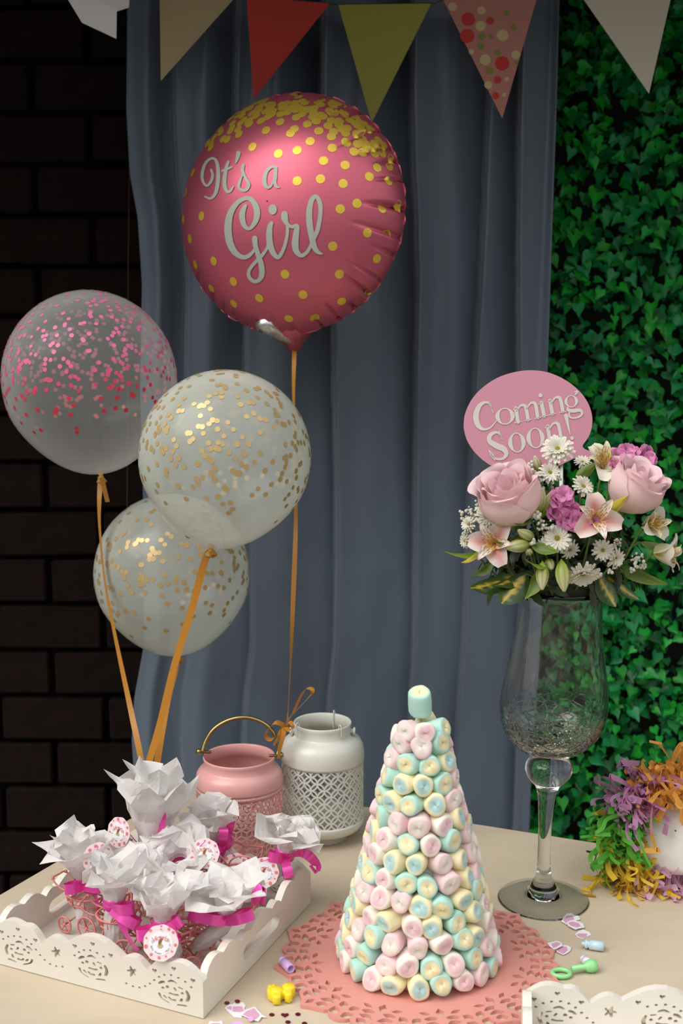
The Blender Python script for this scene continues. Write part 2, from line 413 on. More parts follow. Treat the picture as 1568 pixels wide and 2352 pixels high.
for k, (nm, c) in enumerate((('red_dots', (0.55, 0.03, 0.015)), ('cream_dots', (0.60, 0.46, 0.22)), ('green_dots', (0.22, 0.24, 0.03)))):
    mb = MB()
    for x, y, r, kk in dots:
        if kk == k:
            vv, ff = disc2(x, y, r, r, 18); mb.add(([at(a, b, BY - .0006) for a, b in vv], ff))
    o = build(nm, mb, mat(nm, c, .6), pk, smooth=False); o['kind'] = 'stuff'
ov = thing('paper_flag', at(250, -30, 1.95), 'white folded paper flag hanging above the dark wall, top corner', 'flag')
fl = [at(x, y, yy) for x, y, yy in ((120, -60, 1.95), (300, -70, 1.95), (296, 17, 1.955), (268, 26, 1.945), (267, 89, 1.95), (188, 52, 1.96))]
fb = [p + V3((0, .0012, 0)) for p in fl]
build('paper', (fl + fb, [(5, 4, 3, 2, 1, 0)] + [tuple(range(6, 12))] + [(i, (i + 1) % 6, 6 + (i + 1) % 6, 6 + i) for i in range(6)]), mat('white_paper', (0.8, 0.79, 0.76), 0.7), ov, smooth=False)
build('string', tube([at(120, -60, 1.951), at(140, -320, 1.951)], .0012, 5), cordm, ov)
hc = build('hanging_cord', tube(spline([at(297, -200, 2.2), at(298, 300, 2.2), at(296, 470, 2.2), at(294, 700, 2.2), at(292, 1200, 2.2)], 6), 0.0011, 5), mat('brown_cord', (0.10, 0.035, 0.015), .8))
tagit(hc, 'thin brown cord hanging down the dark wall beside the curtain edge', 'cord')
# ================================================================== balloons
goldfoil = mat('gold_foil', (0.90, 0.62, 0.08), 0.34, 0.6, noise=(700, 0, 0.5), bd=0.0006)
ORM = mat('orange_gold_ribbon', (0.50, 0.205, 0.014), 0.38, sheen=0.2, trl=0.1)
def surfdots(bvh, pixels, r):
    mb = MB()
    for (px, py) in pixels:
        h = bvh.ray_cast(CP, ray(px, py).normalized())
        if h[0] is None: continue
        nn = h[1] if h[1].dot(ray(px, py)) < 0 else -h[1]
        B = basis(nn); pts = [h[0] + nn * .0007]
        for i in range(12):
            a = 2 * PI * i / 12; q = h[0] + B @ V3((math.cos(a) * r, math.sin(a) * r, 0)) 
            g = bvh.ray_cast(q + nn * .01, -nn)
            pts.append((g[0] if g[0] is not None else q) + nn * .0006)
        mb.add((pts, [(0, 1 + i, 1 + (i + 1) % 12) for i in range(12)]))
    return mb
# ---- pink foil balloon
FY = 1.87
FC = at(667, 492, FY); FR = 274 * mpp(FC)
FB = thing('foil_balloon', FC - V3((0, 0, FR)), 'pink foil balloon with gold dots and white It\'s a Girl lettering', 'balloon')
fn = V3((-0.33, -0.93, 0.10)).normalized()                 # where the printed face looks
fx = fn.cross(V3((0, 0, 1))).normalized() * -1; 
if fx.x < 0: fx = -fx
fz = (-fn).cross(fx) * 1.0
if fz.z < 0: fz = -fz
NA, NR = 380, 36
rf = random.Random(5)
cre = []
a_ = 0
while a_ < 2 * PI:
    rt_ = math.cos(a_ - .1) > .55; cre.append((a_, rf.uniform(.64, .86) if rt_ else rf.uniform(.84, .95), rf.uniform(.6, 1.0), rf.uniform(.010, .019))); a_ += rf.uniform(.10, .24)
def foilp(a, t, side):
    r = FR * math.sin(t * PI / 2) ; base = 0.50 * FR * (max(0, 1 - (r / FR) ** 2.3)) ** 0.62
    wr = 0; rim = 0
    for (ca, t0, am, wd) in cre:
        d = (a - ca + PI) % (2 * PI) - PI
        g = math.exp(-(d / wd) ** 2)
        wr += am * g * sm(t0, .98, (r / FR)) 
    rr = r * (1 - 0.020 * wr * sm(.9, 1, r / FR))
    hh = base * (1 - 0.20 * wr) - .008 * wr * sm(.6, .9, r / FR)
    return FC + fx * rr * math.cos(a) + fz * rr * math.sin(a) + fn * side * hh
v = []; f = []
for side in (1, -1):
    b = len(v)
    for k in range(NR + 1):
        t = 1 - (1 - k / NR) ** 1.5
        for i in range(NA): v.append(foilp(2 * PI * i / NA, max(t, .004), side))
    for k in range(NR):
        for i in range(NA):
            q = (b + k * NA + i, b + k * NA + (i + 1) % NA, b + (k + 1) * NA + (i + 1) % NA, b + (k + 1) * NA + i)
            f.append(q if side > 0 else q[::-1])
fm = mat('pink_foil', (0.70, 0.150, 0.215), 0.40, 0.66, noise=(5, 0, .05), bd=.01)
build('envelope', (v, f), fm, FB)
fbvh = BVHTree.FromPolygons(v, [q for q in f])
# seam flange, lightly ruffled
sv = []; sf = []
for i in range(NA):
    a = 2 * PI * i / NA; p = foilp(a, 1, 1); o_ = (p - FC).normalized()
    for k in (0, 1): sv.append(p - o_ * .002 + o_ * k * FR * (.016 + .006 * math.sin(a * 31 + 3 * math.sin(a * 7))) + fn * k * FR * .008 * math.sin(a * 29 + 2 * math.sin(a * 5)))
for i in range(NA): j = (i + 1) % NA; sf.append((2 * i, 2 * i + 1, 2 * j + 1, 2 * j))
build('seam', (sv, sf), fm, FB)
cD = lambda x, y: (380 + x / 2.613, 180 + y / 2.613)
fd = [(253,380),(332,326),(442,336),(399,299),(504,275),(522,411),(573,256),(603,313),(677,452),(688,262),(750,330),(773,305),(790,432),(868,378),(851,275),(920,316),(905,257),(1000,418),(948,495),(1008,321),(995,350),(1085,388),(1077,521),(1130,440),(1178,446),(1065,632),(930,604),(790,616),(1222,590),(1048,784),(1148,751),(1270,536),(1343,530),(1338,616),(1350,482),(1255,452),(1207,418),(1300,780),(1391,760),(1210,927),(1322,927),(1003,1007),(1267,1082),(1043,1175),(717,1175),(408,1219),(290,1096),(180,1118),(276,1261),(410,1352),(563,1318),(825,1297),(897,1431),(740,1440),(1056,1337),(1202,1290),(147,963),(108,848),(217,826),(63,745),(125,683),(98,586),(165,566),(140,455),(180,452),(105,505),(67,965),(120,1120),(1150,395),(1290,420),(1300,450),(1080,330),(1180,363),(1145,335),(1175,315),(1225,305),(1150,285),(1105,250),(1165,262),(1310,405),(1090,300),(1040,280),(975,285),(930,220),(820,215),(785,235),(730,205),(690,215),(640,215),(600,200),(545,225),(518,212),(460,225),(450,215),(385,235),(350,262),(280,318),(480,185),(560,170),(640,165),(700,155),(780,170),(850,190),(885,200)]
fd = [cD(*p) for p in fd]
for k in range(95):
    a = rf.uniform(math.radians(38), math.radians(142)); q = rf.uniform(.80, .985)
    fd.append((667 + 276 * q * math.cos(a), 492 - 284 * q * math.sin(a)))
build('gold_dots', surfdots(fbvh, fd, 10.3 * mpp(FC)), goldfoil, FB)['kind'] = 'stuff'
cL = lambda q: [(440 + x / 4.612, 330 + y / 4.612, w / 4.612) for x, y, w in q]
ST = {
 'I': [(205,275,22),(222,330,28),(205,400,30),(160,445,24),(120,400,28),(112,320,34),(140,220,30),(190,165,26),(240,160,28),(270,210,36),(282,310,42),(275,430,40),(250,530,36),(200,580,26),(140,560,16)],
 't': [(388,195,30),(365,260,36),(350,370,42),(350,450,42),(375,505,34),(410,500,28),(440,455,18)], 't2': [(320,290,20),(370,270,28),(425,248,20)],
 'q': [(495,100,48),(485,150,36),(468,202,14)],
 's': [(545,228,34),(540,290,34),(575,370,30),(605,430,36),(580,485,32),(540,495,30),(500,465,30),(510,400,28),(535,330,20)],
 'a': [(895,300,18),(880,250,30),(840,250,28),(790,300,36),(770,380,46),(780,440,42),(810,465,30),(850,430,22),(885,330,18)], 'a2': [(893,250,32),(885,340,40),(880,410,36),(900,455,28),(930,462,12)],
 'G': [(570,655,34),(540,720,58),(535,790,62),(560,870,48),(610,900,34),(660,850,48),(690,770,62),(685,680,64),(640,600,52),(570,578,44),(480,630,50),(410,740,66),(385,880,78),(400,1030,76),(450,1140,66),(530,1200,50),(600,1190,44),(660,1130,30),(674,1080,30)],
 'g': [(668,1005,60),(675,1080,50),(705,1180,52),(738,1290,58),(742,1390,58),(705,1450,42),(650,1455,40),(605,1400,40),(615,1330,36),(680,1250,36),(740,1190,36),(800,1100,30),(818,1000,30)],
 'i': [(845,840,40),(825,900,60),(823,1020,66),(850,1130,62),(900,1200,46),(940,1180,40),(985,1080,36),(1012,960,34),(1015,870,34)],
 'r': [(983,745,66),(985,790,70),(1010,850,42),(1060,880,34),(1112,875,52),(1105,960,62),(1095,1060,72),(1110,1140,60),(1160,1185,42),(1220,1150,36),(1265,1070,34)],
 'l': [(1262,1070,34),(1330,920,46),(1360,760,44),(1360,640,46),(1320,560,42),(1270,600,52),(1245,720,62),(1250,860,66),(1275,1000,64),(1300,1100,56),(1340,1150,42),(1378,1165,20)]}
mb = MB()
def onfoil(vf, off):
    out = []
    for (x, y) in vf[0]:
        h = fbvh.ray_cast(CP, ray(x, y).normalized()); out.append(h[0] - ray(x, y).normalized() * off if h[0] else at(x, y, FY - .1))
    return out, vf[1]
for k in ST: mb.add(onfoil(stroke(cL(ST[k]), 6), .0016))
mb.add(onfoil(disc2(440 + 858 / 4.612, 330 + 697 / 4.612, 9.5, 12, 18), .0016))
build('lettering', mb, mat('foil_lettering', (0.50, 0.54, 0.46), 0.45, 0.25), FB)
# neck, silver valve tab
nb = at(676, 800, FY)
nk = [at(668, 742, FY), at(672, 768, FY), at(675, 786, FY), at(676, 803, FY)]
v, f = tube(nk, [.036, .030, .014, .005], 22)
v = [p + (V3(p) - nk[1]).normalized() * .003 * math.sin(i * 2.3) for i, p in enumerate(v)]
build('neck', (v, f), fm, FB)
tabp = [at(590, 752, FY - .03), at(618, 750, FY - .035), at(652, 772, FY - .02)]
v, f = ribbon(spline([tabp[0], tabp[1], tabp[2], at(680, 784, FY - .01)], 4), [.012, .018, .022, .023, .024, .024, .022, .02, .018, .016, .013, .011, .008], V3((0.1, -.3, .9)))
build('valve_tab', (v, f), mat('silver_foil', (0.75, 0.74, 0.68), 0.25, 0.9), FB, solid=.004)

# ---- clear latex balloons with printed dots
def latex(px, py, rx, ry, kx, ky, Y, seed, dotcol, dotmat, ndots, rdot, film, lab, low):
    c = at(px, py, Y); m = mpp(c); kp = at(kx, ky, Y); top = c + (c - kp).normalized() * ry * m
    ax = (c - kp).normalized(); R = rx * m; L = (c - kp).length
    t = thing('latex_balloon', kp, lab, 'balloon', 'clear latex balloons with printed dots')
    prof = []
    n = 40
    for k in range(n + 1):
        a = PI * k / n
        r = R * math.sin(a); z = -math.cos(a)
        if z < 0: z2 = z * L * 0.985; r *= (1 - .10 * sm(-.25, -1, z) )
        else: z2 = z * ry * m
        prof.append((max(r, .004 if k == 0 else 1e-4), z2))
    B = basis(ax)
    vf = xf(lathe(prof, 56), c, B)
    build('envelope', vf, mat('clear_latex', (0.86, 0.88, 0.83), 0.22, film=film, coat=0.6) if film < .2 else mat('clear_latex_gold', (0.80, 0.83, 0.72), 0.25, film=film, coat=0.5), t)
    bv = BVHTree.FromPolygons([V3(p) for p in vf[0]], vf[1])
    rr = random.Random(seed); mb = MB(); cnt = 0
    while cnt < ndots:
        d = V3((rr.gauss(0, 1), rr.gauss(0, 1), rr.gauss(0, 1))).normalized()
        if rr.random() > sm(low, .12, d.z + .12 * noise.noise(d * 3)) * (1 - .35 * sm(.55, .95, d.z)) + .012: continue
        h = bv.ray_cast(c, B @ d)
        if h[0] is None: continue
        nn = (B @ d); Bd = basis(nn); pts = []
        r = rdot * rr.uniform(.88, 1.06)
        for i in range(10):
            a = 2 * PI * i / 10; g = bv.ray_cast(c, (h[0] + Bd @ V3((math.cos(a) * r, math.sin(a) * r, 0)) - c).normalized())
            pts.append(g[0] + nn * .0006)
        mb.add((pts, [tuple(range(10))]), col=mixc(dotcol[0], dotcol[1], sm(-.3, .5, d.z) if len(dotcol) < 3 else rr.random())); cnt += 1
    o = build('printed_dots', mb, dotmat, t); o['kind'] = 'stuff'
    kv = xf(lathe([(.0045, .006), (.003, .0), (.0042, -.004), (.008, -.009), (.0075, -.011), (.001, -.010)], 14), kp, B)
    build('knot', kv, mat('latex_knot', (0.72, 0.50, 0.14), 0.4, trl=.3), t)
    return t, kp
PDM = mat('pink_print', (0.85, 0.12, 0.24), 0.45, attr=True)
GDM = mat('gold_print', (0.60, 0.43, 0.19), 0.36, 0.35)
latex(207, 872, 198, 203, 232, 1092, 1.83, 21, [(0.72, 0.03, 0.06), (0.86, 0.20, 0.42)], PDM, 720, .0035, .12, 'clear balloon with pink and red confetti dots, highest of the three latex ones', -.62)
latex(517, 1048, 197, 198, 485, 1260, 1.62, 22, [(1, 1, 1), (1, 1, .999)], GDM, 560, .0039, .32, 'clear balloon with gold dots in front of another gold dotted balloon', -.75)
latex(395, 1316, 177, 182, 408, 1506, 1.86, 23, [(1, 1, 1), (1, 1, .999)], GDM, 430, .0043, .34, 'gold dotted clear balloon lowest of the group, partly behind another', -.8)

# ---- ribbons
def rib(pts, wid, lab, tw=None, Ys=None, extra=None):
    P = spline(pts, 7); n = len(P)
    t = thing('balloon_ribbon', P[-1], lab, 'ribbon', 'orange gold balloon ribbons')
    build('band', ribbon(P, wid, V3((1, 0.15, 0)), tw), ORM, t)
    for e in (extra or []):
        build('tail' if len(e) < 5 else 'loop', ribbon(spline(e, 6), wid * .95, V3((.5, .6, .25))), ORM, t)
    return t
rb = tab(329, 1922); rb2 = tab(350, 1925); rb3 = tab(320, 1918)
rib([at(231, 1094, 1.83), at(228, 1150, 1.81), at(229, 1215, 1.79), at(240, 1330, 1.76), at(262, 1450, 1.72), at(300, 1630, 1.67), at(323, 1740, 1.63), at(330, 1800, 1.61), at(328, 1860, 1.60), rb + V3((0, 0, .003))], .0085,
    'ribbon of the pink dotted balloon hanging along the dark wall', lambda u: 1.2 * math.sin(u * 5), extra=[[at(233, 1097, 1.825), at(240, 1125, 1.815), at(247, 1153, 1.81)]])
rib([at(484, 1266, 1.62), at(470, 1290, 1.615), at(440, 1400, 1.61), at(400, 1530, 1.605), at(368, 1660, 1.60), at(342, 1750, 1.595), at(330, 1800, 1.595), at(324, 1860, 1.59), rb3 + V3((0, -.01, .003))], .0105,
    'broad ribbon of the front gold dotted balloon', lambda u: .5 * math.sin(u * 3), extra=[[at(485, 1266, 1.615), at(492, 1275, 1.61), at(487, 1282, 1.61)]])
rib([at(409, 1512, 1.86), at(404, 1545, 1.82), at(388, 1600, 1.78), at(372, 1680, 1.73), at(360, 1760, 1.68), at(354, 1840, 1.63), rb2 + V3((0, 0.0, .003))], .0100,
    'ribbon of the lowest gold dotted balloon', lambda u: .8 * math.sin(u * 4 + 1), extra=[[at(409, 1510, 1.85), at(416, 1520, 1.845), at(411, 1527, 1.845)]])
LY = 1.575
rib([at(676, 802, FY), at(674, 900, 1.83), at(677, 1050, 1.79), at(679, 1200, 1.75), at(672, 1400, 1.69), at(666, 1540, 1.63), at(660, 1652, 1.585), at(656, 1668, 1.578)], .0072,
    'long ribbon of the foil balloon tied in a bow at the lanterns', lambda u: 1.3 * math.sin(u * 6), extra=[
    [at(655, 1666, 1.575), at(668, 1645, 1.575), at(690, 1622, 1.58), at(714, 1595, 1.585), at(716, 1583, 1.59), at(704, 1582, 1.595), at(690, 1600, 1.59), at(672, 1640, 1.582)],
    [at(655, 1668, 1.573), at(636, 1660, 1.565), at(618, 1672, 1.56), at(610, 1690, 1.56), at(622, 1698, 1.562), at(644, 1682, 1.568)],
    [at(655, 1668, 1.573), at(664, 1658, 1.57), at(672, 1668, 1.565), at(666, 1678, 1.565), at(655, 1670, 1.57)],
    [at(652, 1670, 1.571), at(650, 1690, 1.560), at(642, 1720, 1.548), at(640, 1742, 1.545)],
    [at(650, 1672, 1.572), at(640, 1692, 1.560), at(628, 1712, 1.553)]])
# ================================================================== lanterns
pinkl = mat('pink_enamel', (0.69, 0.345, 0.325), 0.34, coat=0.25)
whitel = mat('white_enamel', (0.66, 0.66, 0.585), 0.38, coat=0.2)
brass = mat('brass', (0.40, 0.28, 0.11), 0.26, 1.0)
LW = tab(741, 1921); LP = V3((at(551, 1900, 1.565).x, 1.565, TZ))
def cyl(P, r, u, z): return V3((P.x + r * math.cos(u / r), P.y + r * math.sin(u / r), P.z + z))
def bars(P, r, segs, w, dp):
    """flat bars following a cylinder: segs = lists of (u, z)"""
    mb = MB()
    for pl in segs:
        closed = pl[0] == pl[-1]; q = pl[:-1] if closed else pl; n = len(q); v = []; f = []
        for i in range(n):
            a = q[(i - 1) % n] if closed else q[max(0, i - 1)]; b = q[(i + 1) % n] if closed else q[min(n - 1, i + 1)]
            t = V3((b[0] - a[0], b[1] - a[1], 0)).normalized(); nn = V3((-t.y, t.x, 0))
            for s in (-1, 1):
                for k in (0, 1): v.append(cyl(P, r, (q[i][0] + nn.x * s * w / 2), q[i][1] + nn.y * s * w / 2) + V3((math.cos(q[i][0] / r), math.sin(q[i][0] / r), 0)) * (-dp * k))
        for i in range(n if closed else n - 1):
            j = (i + 1) % n; A, B = 4 * i, 4 * j
            f += [(A, A + 2, B + 2, B), (A + 1, B + 1, B + 3, A + 3), (A, B, B + 1, A + 1), (A + 2, A + 3, B + 3, B + 2)]
        mb.add((v, f))
    return mb
WL = thing('lantern', LW, 'white metal lantern with a pierced circle pattern behind the pink lantern', 'lantern', )
build('upper_body', xf(lathe([(.0572, .1165), (.0592, .1165), (.0594, .120), (.0596, .128), (.0582, .138), (.0545, .1455), (.0480, .1505), (.0425, .1528), (.0405, .1555), (.0403, .166), (.0415, .1705), (.0405, .1722), (.0388, .170), (.0385, .156), (.045, .148), (.0535, .141), (.0570, .130), (.0572, .1165)], 56), LW), whitel, WL)
build('lower_body', xf(lathe([(.0560, .031), (.0592, .034), (.0596, .031), (.0590, .026), (.0545, .0185), (.046, .0145), (.036, .0135), (.0345, .0125), (.0345, .001), (.033, .0), (.001, .0), (.001, .016), (.04, .017), (.053, .022), (.0560, .031)], 56), LW), whitel, WL)
S_ = 2 * PI * .0582 / 19; R_ = S_ / 2; segs = []
for row in range(-1, 7):
    for c in range(19):
        for hf in (0, 1):
            cu, cz = (c + .5 * hf) * S_, .033 + (row + .5 * hf) * S_
            arc = []
            for k in range(25):
                a = 2 * PI * k / 24; z = cz + R_ * math.sin(a); inside = .032 < z < .1185
                if inside: arc.append((cu + R_ * math.cos(a), z))
                else:
                    if len(arc) > 1: segs.append(arc)
                    arc = []
            if len(arc) == 25: arc[-1] = arc[0]
            if len(arc) > 1: segs.append(arc)
build('pierced_band', bars(LW, .0585, segs, .0021, .0012), whitel, WL, smooth=False)
def wr(P, *pts): return spline([V3((P.x + x, P.y + y, P.z + z)) for x, y, z in pts], 5)
for a in (-2.6, -0.9, 1.15):
    cx, cy = math.cos(a), math.sin(a)
    build('rim_hook', tube(wr(LW, (cx * .043, cy * .043, .158), (cx * .0435, cy * .0435, .171), (cx * .0405, cy * .0405, .1765), (cx * .0375, cy * .0375, .172), (cx * .037, cy * .037, .150)), .0008, 6), whitel, WL)
for s in (-1, 1):
    build('handle_lug', xf(lathe([(.001, 0), (.0035, .0), (.0035, .004), (.0055, .0045), (.0055, .007), (.001, .0075)], 12), LW + V3((s * .0395, -.006, .160)), basis((s, -.1, 0))), whitel, WL)
PLn = thing('lantern', LP, 'pink metal lantern with a brass handle behind the gift tray', 'lantern')
build('upper_body', xf(lathe([(.0585, .100), (.0606, .100), (.0608, .103), (.0608, .108), (.0592, .116), (.0555, .1215), (.0510, .1240), (.0492, .126), (.0488, .1345), (.0500, .1385), (.0490, .1400), (.0474, .1382), (.0470, .126), (.052, .120), (.057, .114), (.0585, .100)], 56), LP), pinkl, PLn)
build('lower_body', xf(lathe([(.058, .008), (.0606, .010), (.0606, .0065), (.0590, .003), (.056, .0), (.001, .0), (.001, .004), (.054, .005), (.058, .008)], 56), LP), pinkl, PLn)
w_ = 2 * PI * .0598 / 26; Rh = w_ / math.sqrt(3); segs = []
for row in range(0, 7):
    for c in range(26):
        cu = (c + (.5 if row % 2 else 0)) * w_; cz = .014 + row * 1.5 * Rh
        vx = [(cu + Rh * math.sin(k * PI / 3), cz + Rh * math.cos(k * PI / 3)) for k in range(6)]
        for (a, b) in ((5, 0), (0, 1), (1, 2)): segs.append([vx[a], vx[b]])
        for a in (1, 3, 5): segs.append([(cu, cz), vx[a]])
segs = [[(u, max(.009, min(.094, z))) for u, z in s] for s in segs if min(s[0][1], s[1][1]) < .093 and max(s[0][1], s[1][1]) > .009]
build('pierced_band', bars(LP, .0598, segs, .0019, .0016), pinkl, PLn, smooth=False)
cand = mb = MB()
for k in range(60):
    a = 2 * PI * k / 60; mb.add(ball(.0011, (LP.x + .0600 * math.cos(a), LP.y + .06 * math.sin(a), LP.z + .097), 6, 4))
mb.add(xf(lathe([(.0585, .0935), (.0603, .0935), (.0603, .1003), (.0585, .1003), (.0585, .0935)], 48), LP))
build('beaded_edge', mb, pinkl, PLn)
build('inner_floor', xf(lathe([(.001, .006), (.05, .006), (.05, .010), (.001, .010)], 32), LP), pinkl, PLn)
hp = [at(x, y, 1.566 + yy) for x, y, yy in ((465, 1727, -.005), (473, 1702, 0), (492, 1674, .004), (526, 1654, .008), (565, 1648, .009), (602, 1659, .008), (626, 1680, .004), (640, 1712, 0), (637, 1735, -.005))]
hd = build('handle', tube(spline(hp, 6), .0028, 10), brass, PLn)
for q, s in ((hp[0], -1), (hp[-1], 1)):
    build('handle_pin', xf(lathe([(.0008, -.012), (.0022, -.011), (.0022, .002), (.0042, .003), (.0046, .006), (.0025, .0085), (.0005, .009)], 12), q, basis((s, -.05, .05))), brass, PLn)

# ================================================================== doily
DC = V3((.0885, 1.2715, TZ)); DR = .167
coral = mat('coral_felt_vinyl', (0.67, 0.285, 0.24), 0.5, noise=(300, 0, .08))
def pol(a, r): return (DC.x + DR * r * math.cos(a), DC.y + DR * r * math.sin(a))
SA = 2 * PI / 12; A0 = math.radians(157.5)
outer = []
for k in range(12):
    a = A0 + k * SA
    for (t, r) in ((-.10, .955), (0, 1.0), (.10, .965), (.22, .935), (.28, .925), (.31, .905), (.325, .90), (.36, .925), (.43, .945), (.5, .95), (.57, .945), (.64, .925), (.675, .90), (.69, .905), (.72, .925), (.78, .935)):
        outer.append(pol(a + t * SA, r))
def leaf2(t0, r0, t1, r1, wd, a, n=7, off=0.0):
    wd *= 1.22
    p0, p1 = V3((*pol(a + t0 * SA, r0), 0)), V3((*pol(a + t1 * SA, r1), 0)); d = p1 - p0; nn = V3((-d.y, d.x, 0)).normalized()
    up = [p0 + d * (i / n) + nn * (off + wd) * DR * math.sin(PI * i / n) for i in range(n)]
    dn = [p1 - d * (i / n) + nn * (off - wd) * DR * math.sin(PI * i / n) for i in range(n)]
    return [(q.x, q.y) for q in up + dn]
holes = []
for k in range(12):
    a = A0 + k * SA
    holes.append([pol(a, .965), pol(a + .05 * SA, .925), pol(a, .885), pol(a - .05 * SA, .925)])
    for s in (-1, 1):
        holes.append(leaf2(.085 * s, .91, .25 * s, .872, .026, a))
        holes.append(leaf2(.035 * s, .855, .27 * s, .826, .021, a, off=.012 * s))
        holes.append(leaf2(.06 * s, .765, .29 * s, .775, .021, a, off=-.004 * s))
        holes.append(leaf2(.325 * s, .845, .455 * s, .918, .030, a))
        holes.append(leaf2(.335 * s, .765, .46 * s, .825, .024, a))
        holes.append(leaf2(.17 * s, .725, .37 * s, .70, .014, a))
    holes.append([pol(a, .745), pol(a + .08 * SA, .70), pol(a, .655), pol(a - .08 * SA, .70)])
tm = thing('placemat', DC, 'coral pink cut-out round placemat under the marshmallow tower', 'placemat')
pv = plate(outer, holes, .004, 'placemat')
build('cut_out_mat', ([(x, y, z + TZ + .0022) for x, y, z in pv[0]], pv[1]), coral, tm, smooth=False)

# ================================================================== marshmallow tower
TC = V3((.0885, 1.2680, TZ + .0045))
TW = thing('marshmallow_tower', TC, 'tall cone tower of pastel marshmallows standing on the coral placemat', 'sweets tower')
TH = .285
build('cone_core', xf(lathe([(.073, 0), (.0725, .004), (.012, TH - .018), (.001, TH - .014)], 32, True), TC), mat('cone_foam', (0.75, 0.70, 0.62), .8), TW)
MK = {}
mcol = {'mint': ((0.44, 0.70, 0.60), (0.80, 0.72, 0.44)), 'yellow': ((0.83, 0.75, 0.46), (0.44, 0.64, 0.62)), 'pink': ((0.82, 0.59, 0.60), (0.79, 0.71, 0.64)), 'white': ((0.83, 0.76, 0.67), (0.80, 0.55, 0.58))}
def mm(n, c): return mat('marshmallow_' + n, c, 0.78, sss=.35, noise=(90, .0, .22), bd=.003)
def marsh(kind, s):
    key = (kind, s)
    if key in MK: return MK[key]
    r, h = .0122, .027; side, core = mcol[kind]; rr = random.Random(hash_(kind) + s)
    prof = [(.0002, -h / 2), (r * .8, -h / 2), (r * .95, -h / 2 + .001), (r, -h / 2 + .004), (r * 1.02, 0), (r * 1.0, h / 2 - .005), (r * .965, h / 2 - .0018), (r * .88, h / 2 - .0003), (r * .74, h / 2), (r * .58, h / 2 + .0002), (r * .38, h / 2 + .0002), (r * .14, h / 2 - .0001), (.0002, h / 2 - .0006)]
    n = 22; v, f = lathe(prof, n)
    ph = rr.uniform(0, 6); e = rr.uniform(-.06, .06); ox, oy = rr.uniform(-.001, .001), rr.uniform(-.001, .001)
    v2 = []
    for i, (x, y, z) in enumerate(v):
        a = math.atan2(y, x); k = 1 + .05 * math.sin(2 * a + ph) + .035 * math.sin(3 * a + ph * 2) + .015 * math.sin(5 * a)
        k += .05 * noise.noise(V3((x * 110 + s * 3, y * 110, z * 70)))
        v2.append((x * k * (1 + e), y * k * (1 - e), z + (.0016 * math.sin(a + ph) if z > 0 else 0) + .0007 * noise.noise(V3((x * 300, y * 300, s)))))
    cc = []
    for i, (x, y, z) in enumerate(v):
        ring = i // n; t = 0 if ring < 8 else (.25 if ring == 8 else 1.0)
        cc.append(mixc(side, core, t))
    mb = MB().add((v2, f, cc))
    o = build('marshmallow', mb, mat('marshmallow', (1, 1, 1), 0.75, attr=True, sss=.30, noise=(220, .0, .25), bd=.0012), None, raw=True)
    MK[key] = o.data; bpy.data.objects.remove(o); return o.data if False else MK[key]
def hash_(s): return sum(ord(c) * (i + 3) for i, c in enumerate(s))
rm = random.Random(41); kinds = ['mint', 'yellow', 'pink', 'white']
def put(P, axis, kind, sc=1.0):
    o = bpy.data.objects.new('marshmallow', marsh(kind, rm.randrange(3))); COLL.objects.link(o); o.parent = TW
    o.matrix_local = Matrix.Translation(P - ORG[TW]) @ (basis(axis, rm.uniform(0, 6.28))).to_4x4() @ Matrix.Scale(sc, 4)
NRW = 13
last = ''
for k in range(NRW):
    z = .0130 + k * .0206; rad = lerp(.0800, .0190, k / (NRW - 1)); n = max(4, int(round(2 * PI * (rad + .012) / .0268)))
    off = rm.uniform(0, .2) + (k % 2) * PI / n - 1.72
    for i in range(n):
        a = off + 2 * PI * i / n + rm.gauss(0, .02)
        ax = V3((math.cos(a), math.sin(a), lerp(.02, .22, k / NRW) + rm.gauss(0, .07)))
        ax = (ax + V3((-math.sin(a), math.cos(a), 0)) * rm.gauss(0, .12)).normalized()
        P = TC + V3((math.cos(a) * rad, math.sin(a) * rad, z + rm.gauss(0, .0012)))
        kd = rm.choice([q for q in ('mint', 'mint', 'mint', 'yellow', 'yellow', 'pink', 'pink', 'white', 'white') if q != last]); last = kd
        put(P, ax, kd, rm.uniform(.96, 1.06))
for a, kd in ((-2.3, 'pink'), (-1.45, 'white'), (-.35, 'mint'), (1.2, 'yellow')):
    put(TC + V3((math.cos(a) * .017, math.sin(a) * .017, TH - .012)), V3((math.cos(a), math.sin(a), .35)), kd, .98)
put(TC + V3((-.001, 0, TH + .018)), V3((-.08, -.25, 1)), 'mint', 1.06)
build('toothpick', tube([TC + V3((0, 0, TH - .03)), TC + V3((0, 0, TH + .014))], .0011, 6), mat('toothpick', (.5, .38, .2), .7), TW)

# ================================================================== vase
VB = tab(1247, 2066); VY = VB.y
def vz(py): return at(1247, py, VY).z
def vcx(z):
    tblx = [(2066, 1247), (1950, 1249), (1850, 1253), (1755, 1261), (1640, 1270), (1400, 1286), (1340, 1288)]
    pz = [(vz(y), at(x, y, VY).x) for y, x in tblx]; return interp(pz, z)
VM = mpp(VB)
def vl(prof, n=72): # prof of (py, rpx)
    v = []; f = []
    for (py, r) in prof:
        z = vz(py); cx = vcx(z)
        for i in range(n): a = 2 * PI * i / n; v.append((cx + r * VM * math.cos(a), VY + r * VM * math.sin(a), z))
    for k in range(len(prof) - 1):
        for i in range(n):
            j = (i + 1) % n; f.append((k * n + i, k * n + j, (k + 1) * n + j, (k + 1) * n + i))
    f.append(tuple(range(n))[::-1]); f.append(tuple((len(prof) - 1) * n + i for i in range(n)))
    return v, f
glass = mat('clear_glass', (0.94, 0.965, 0.95), 0.015, trans=1.0, ior=1.45)
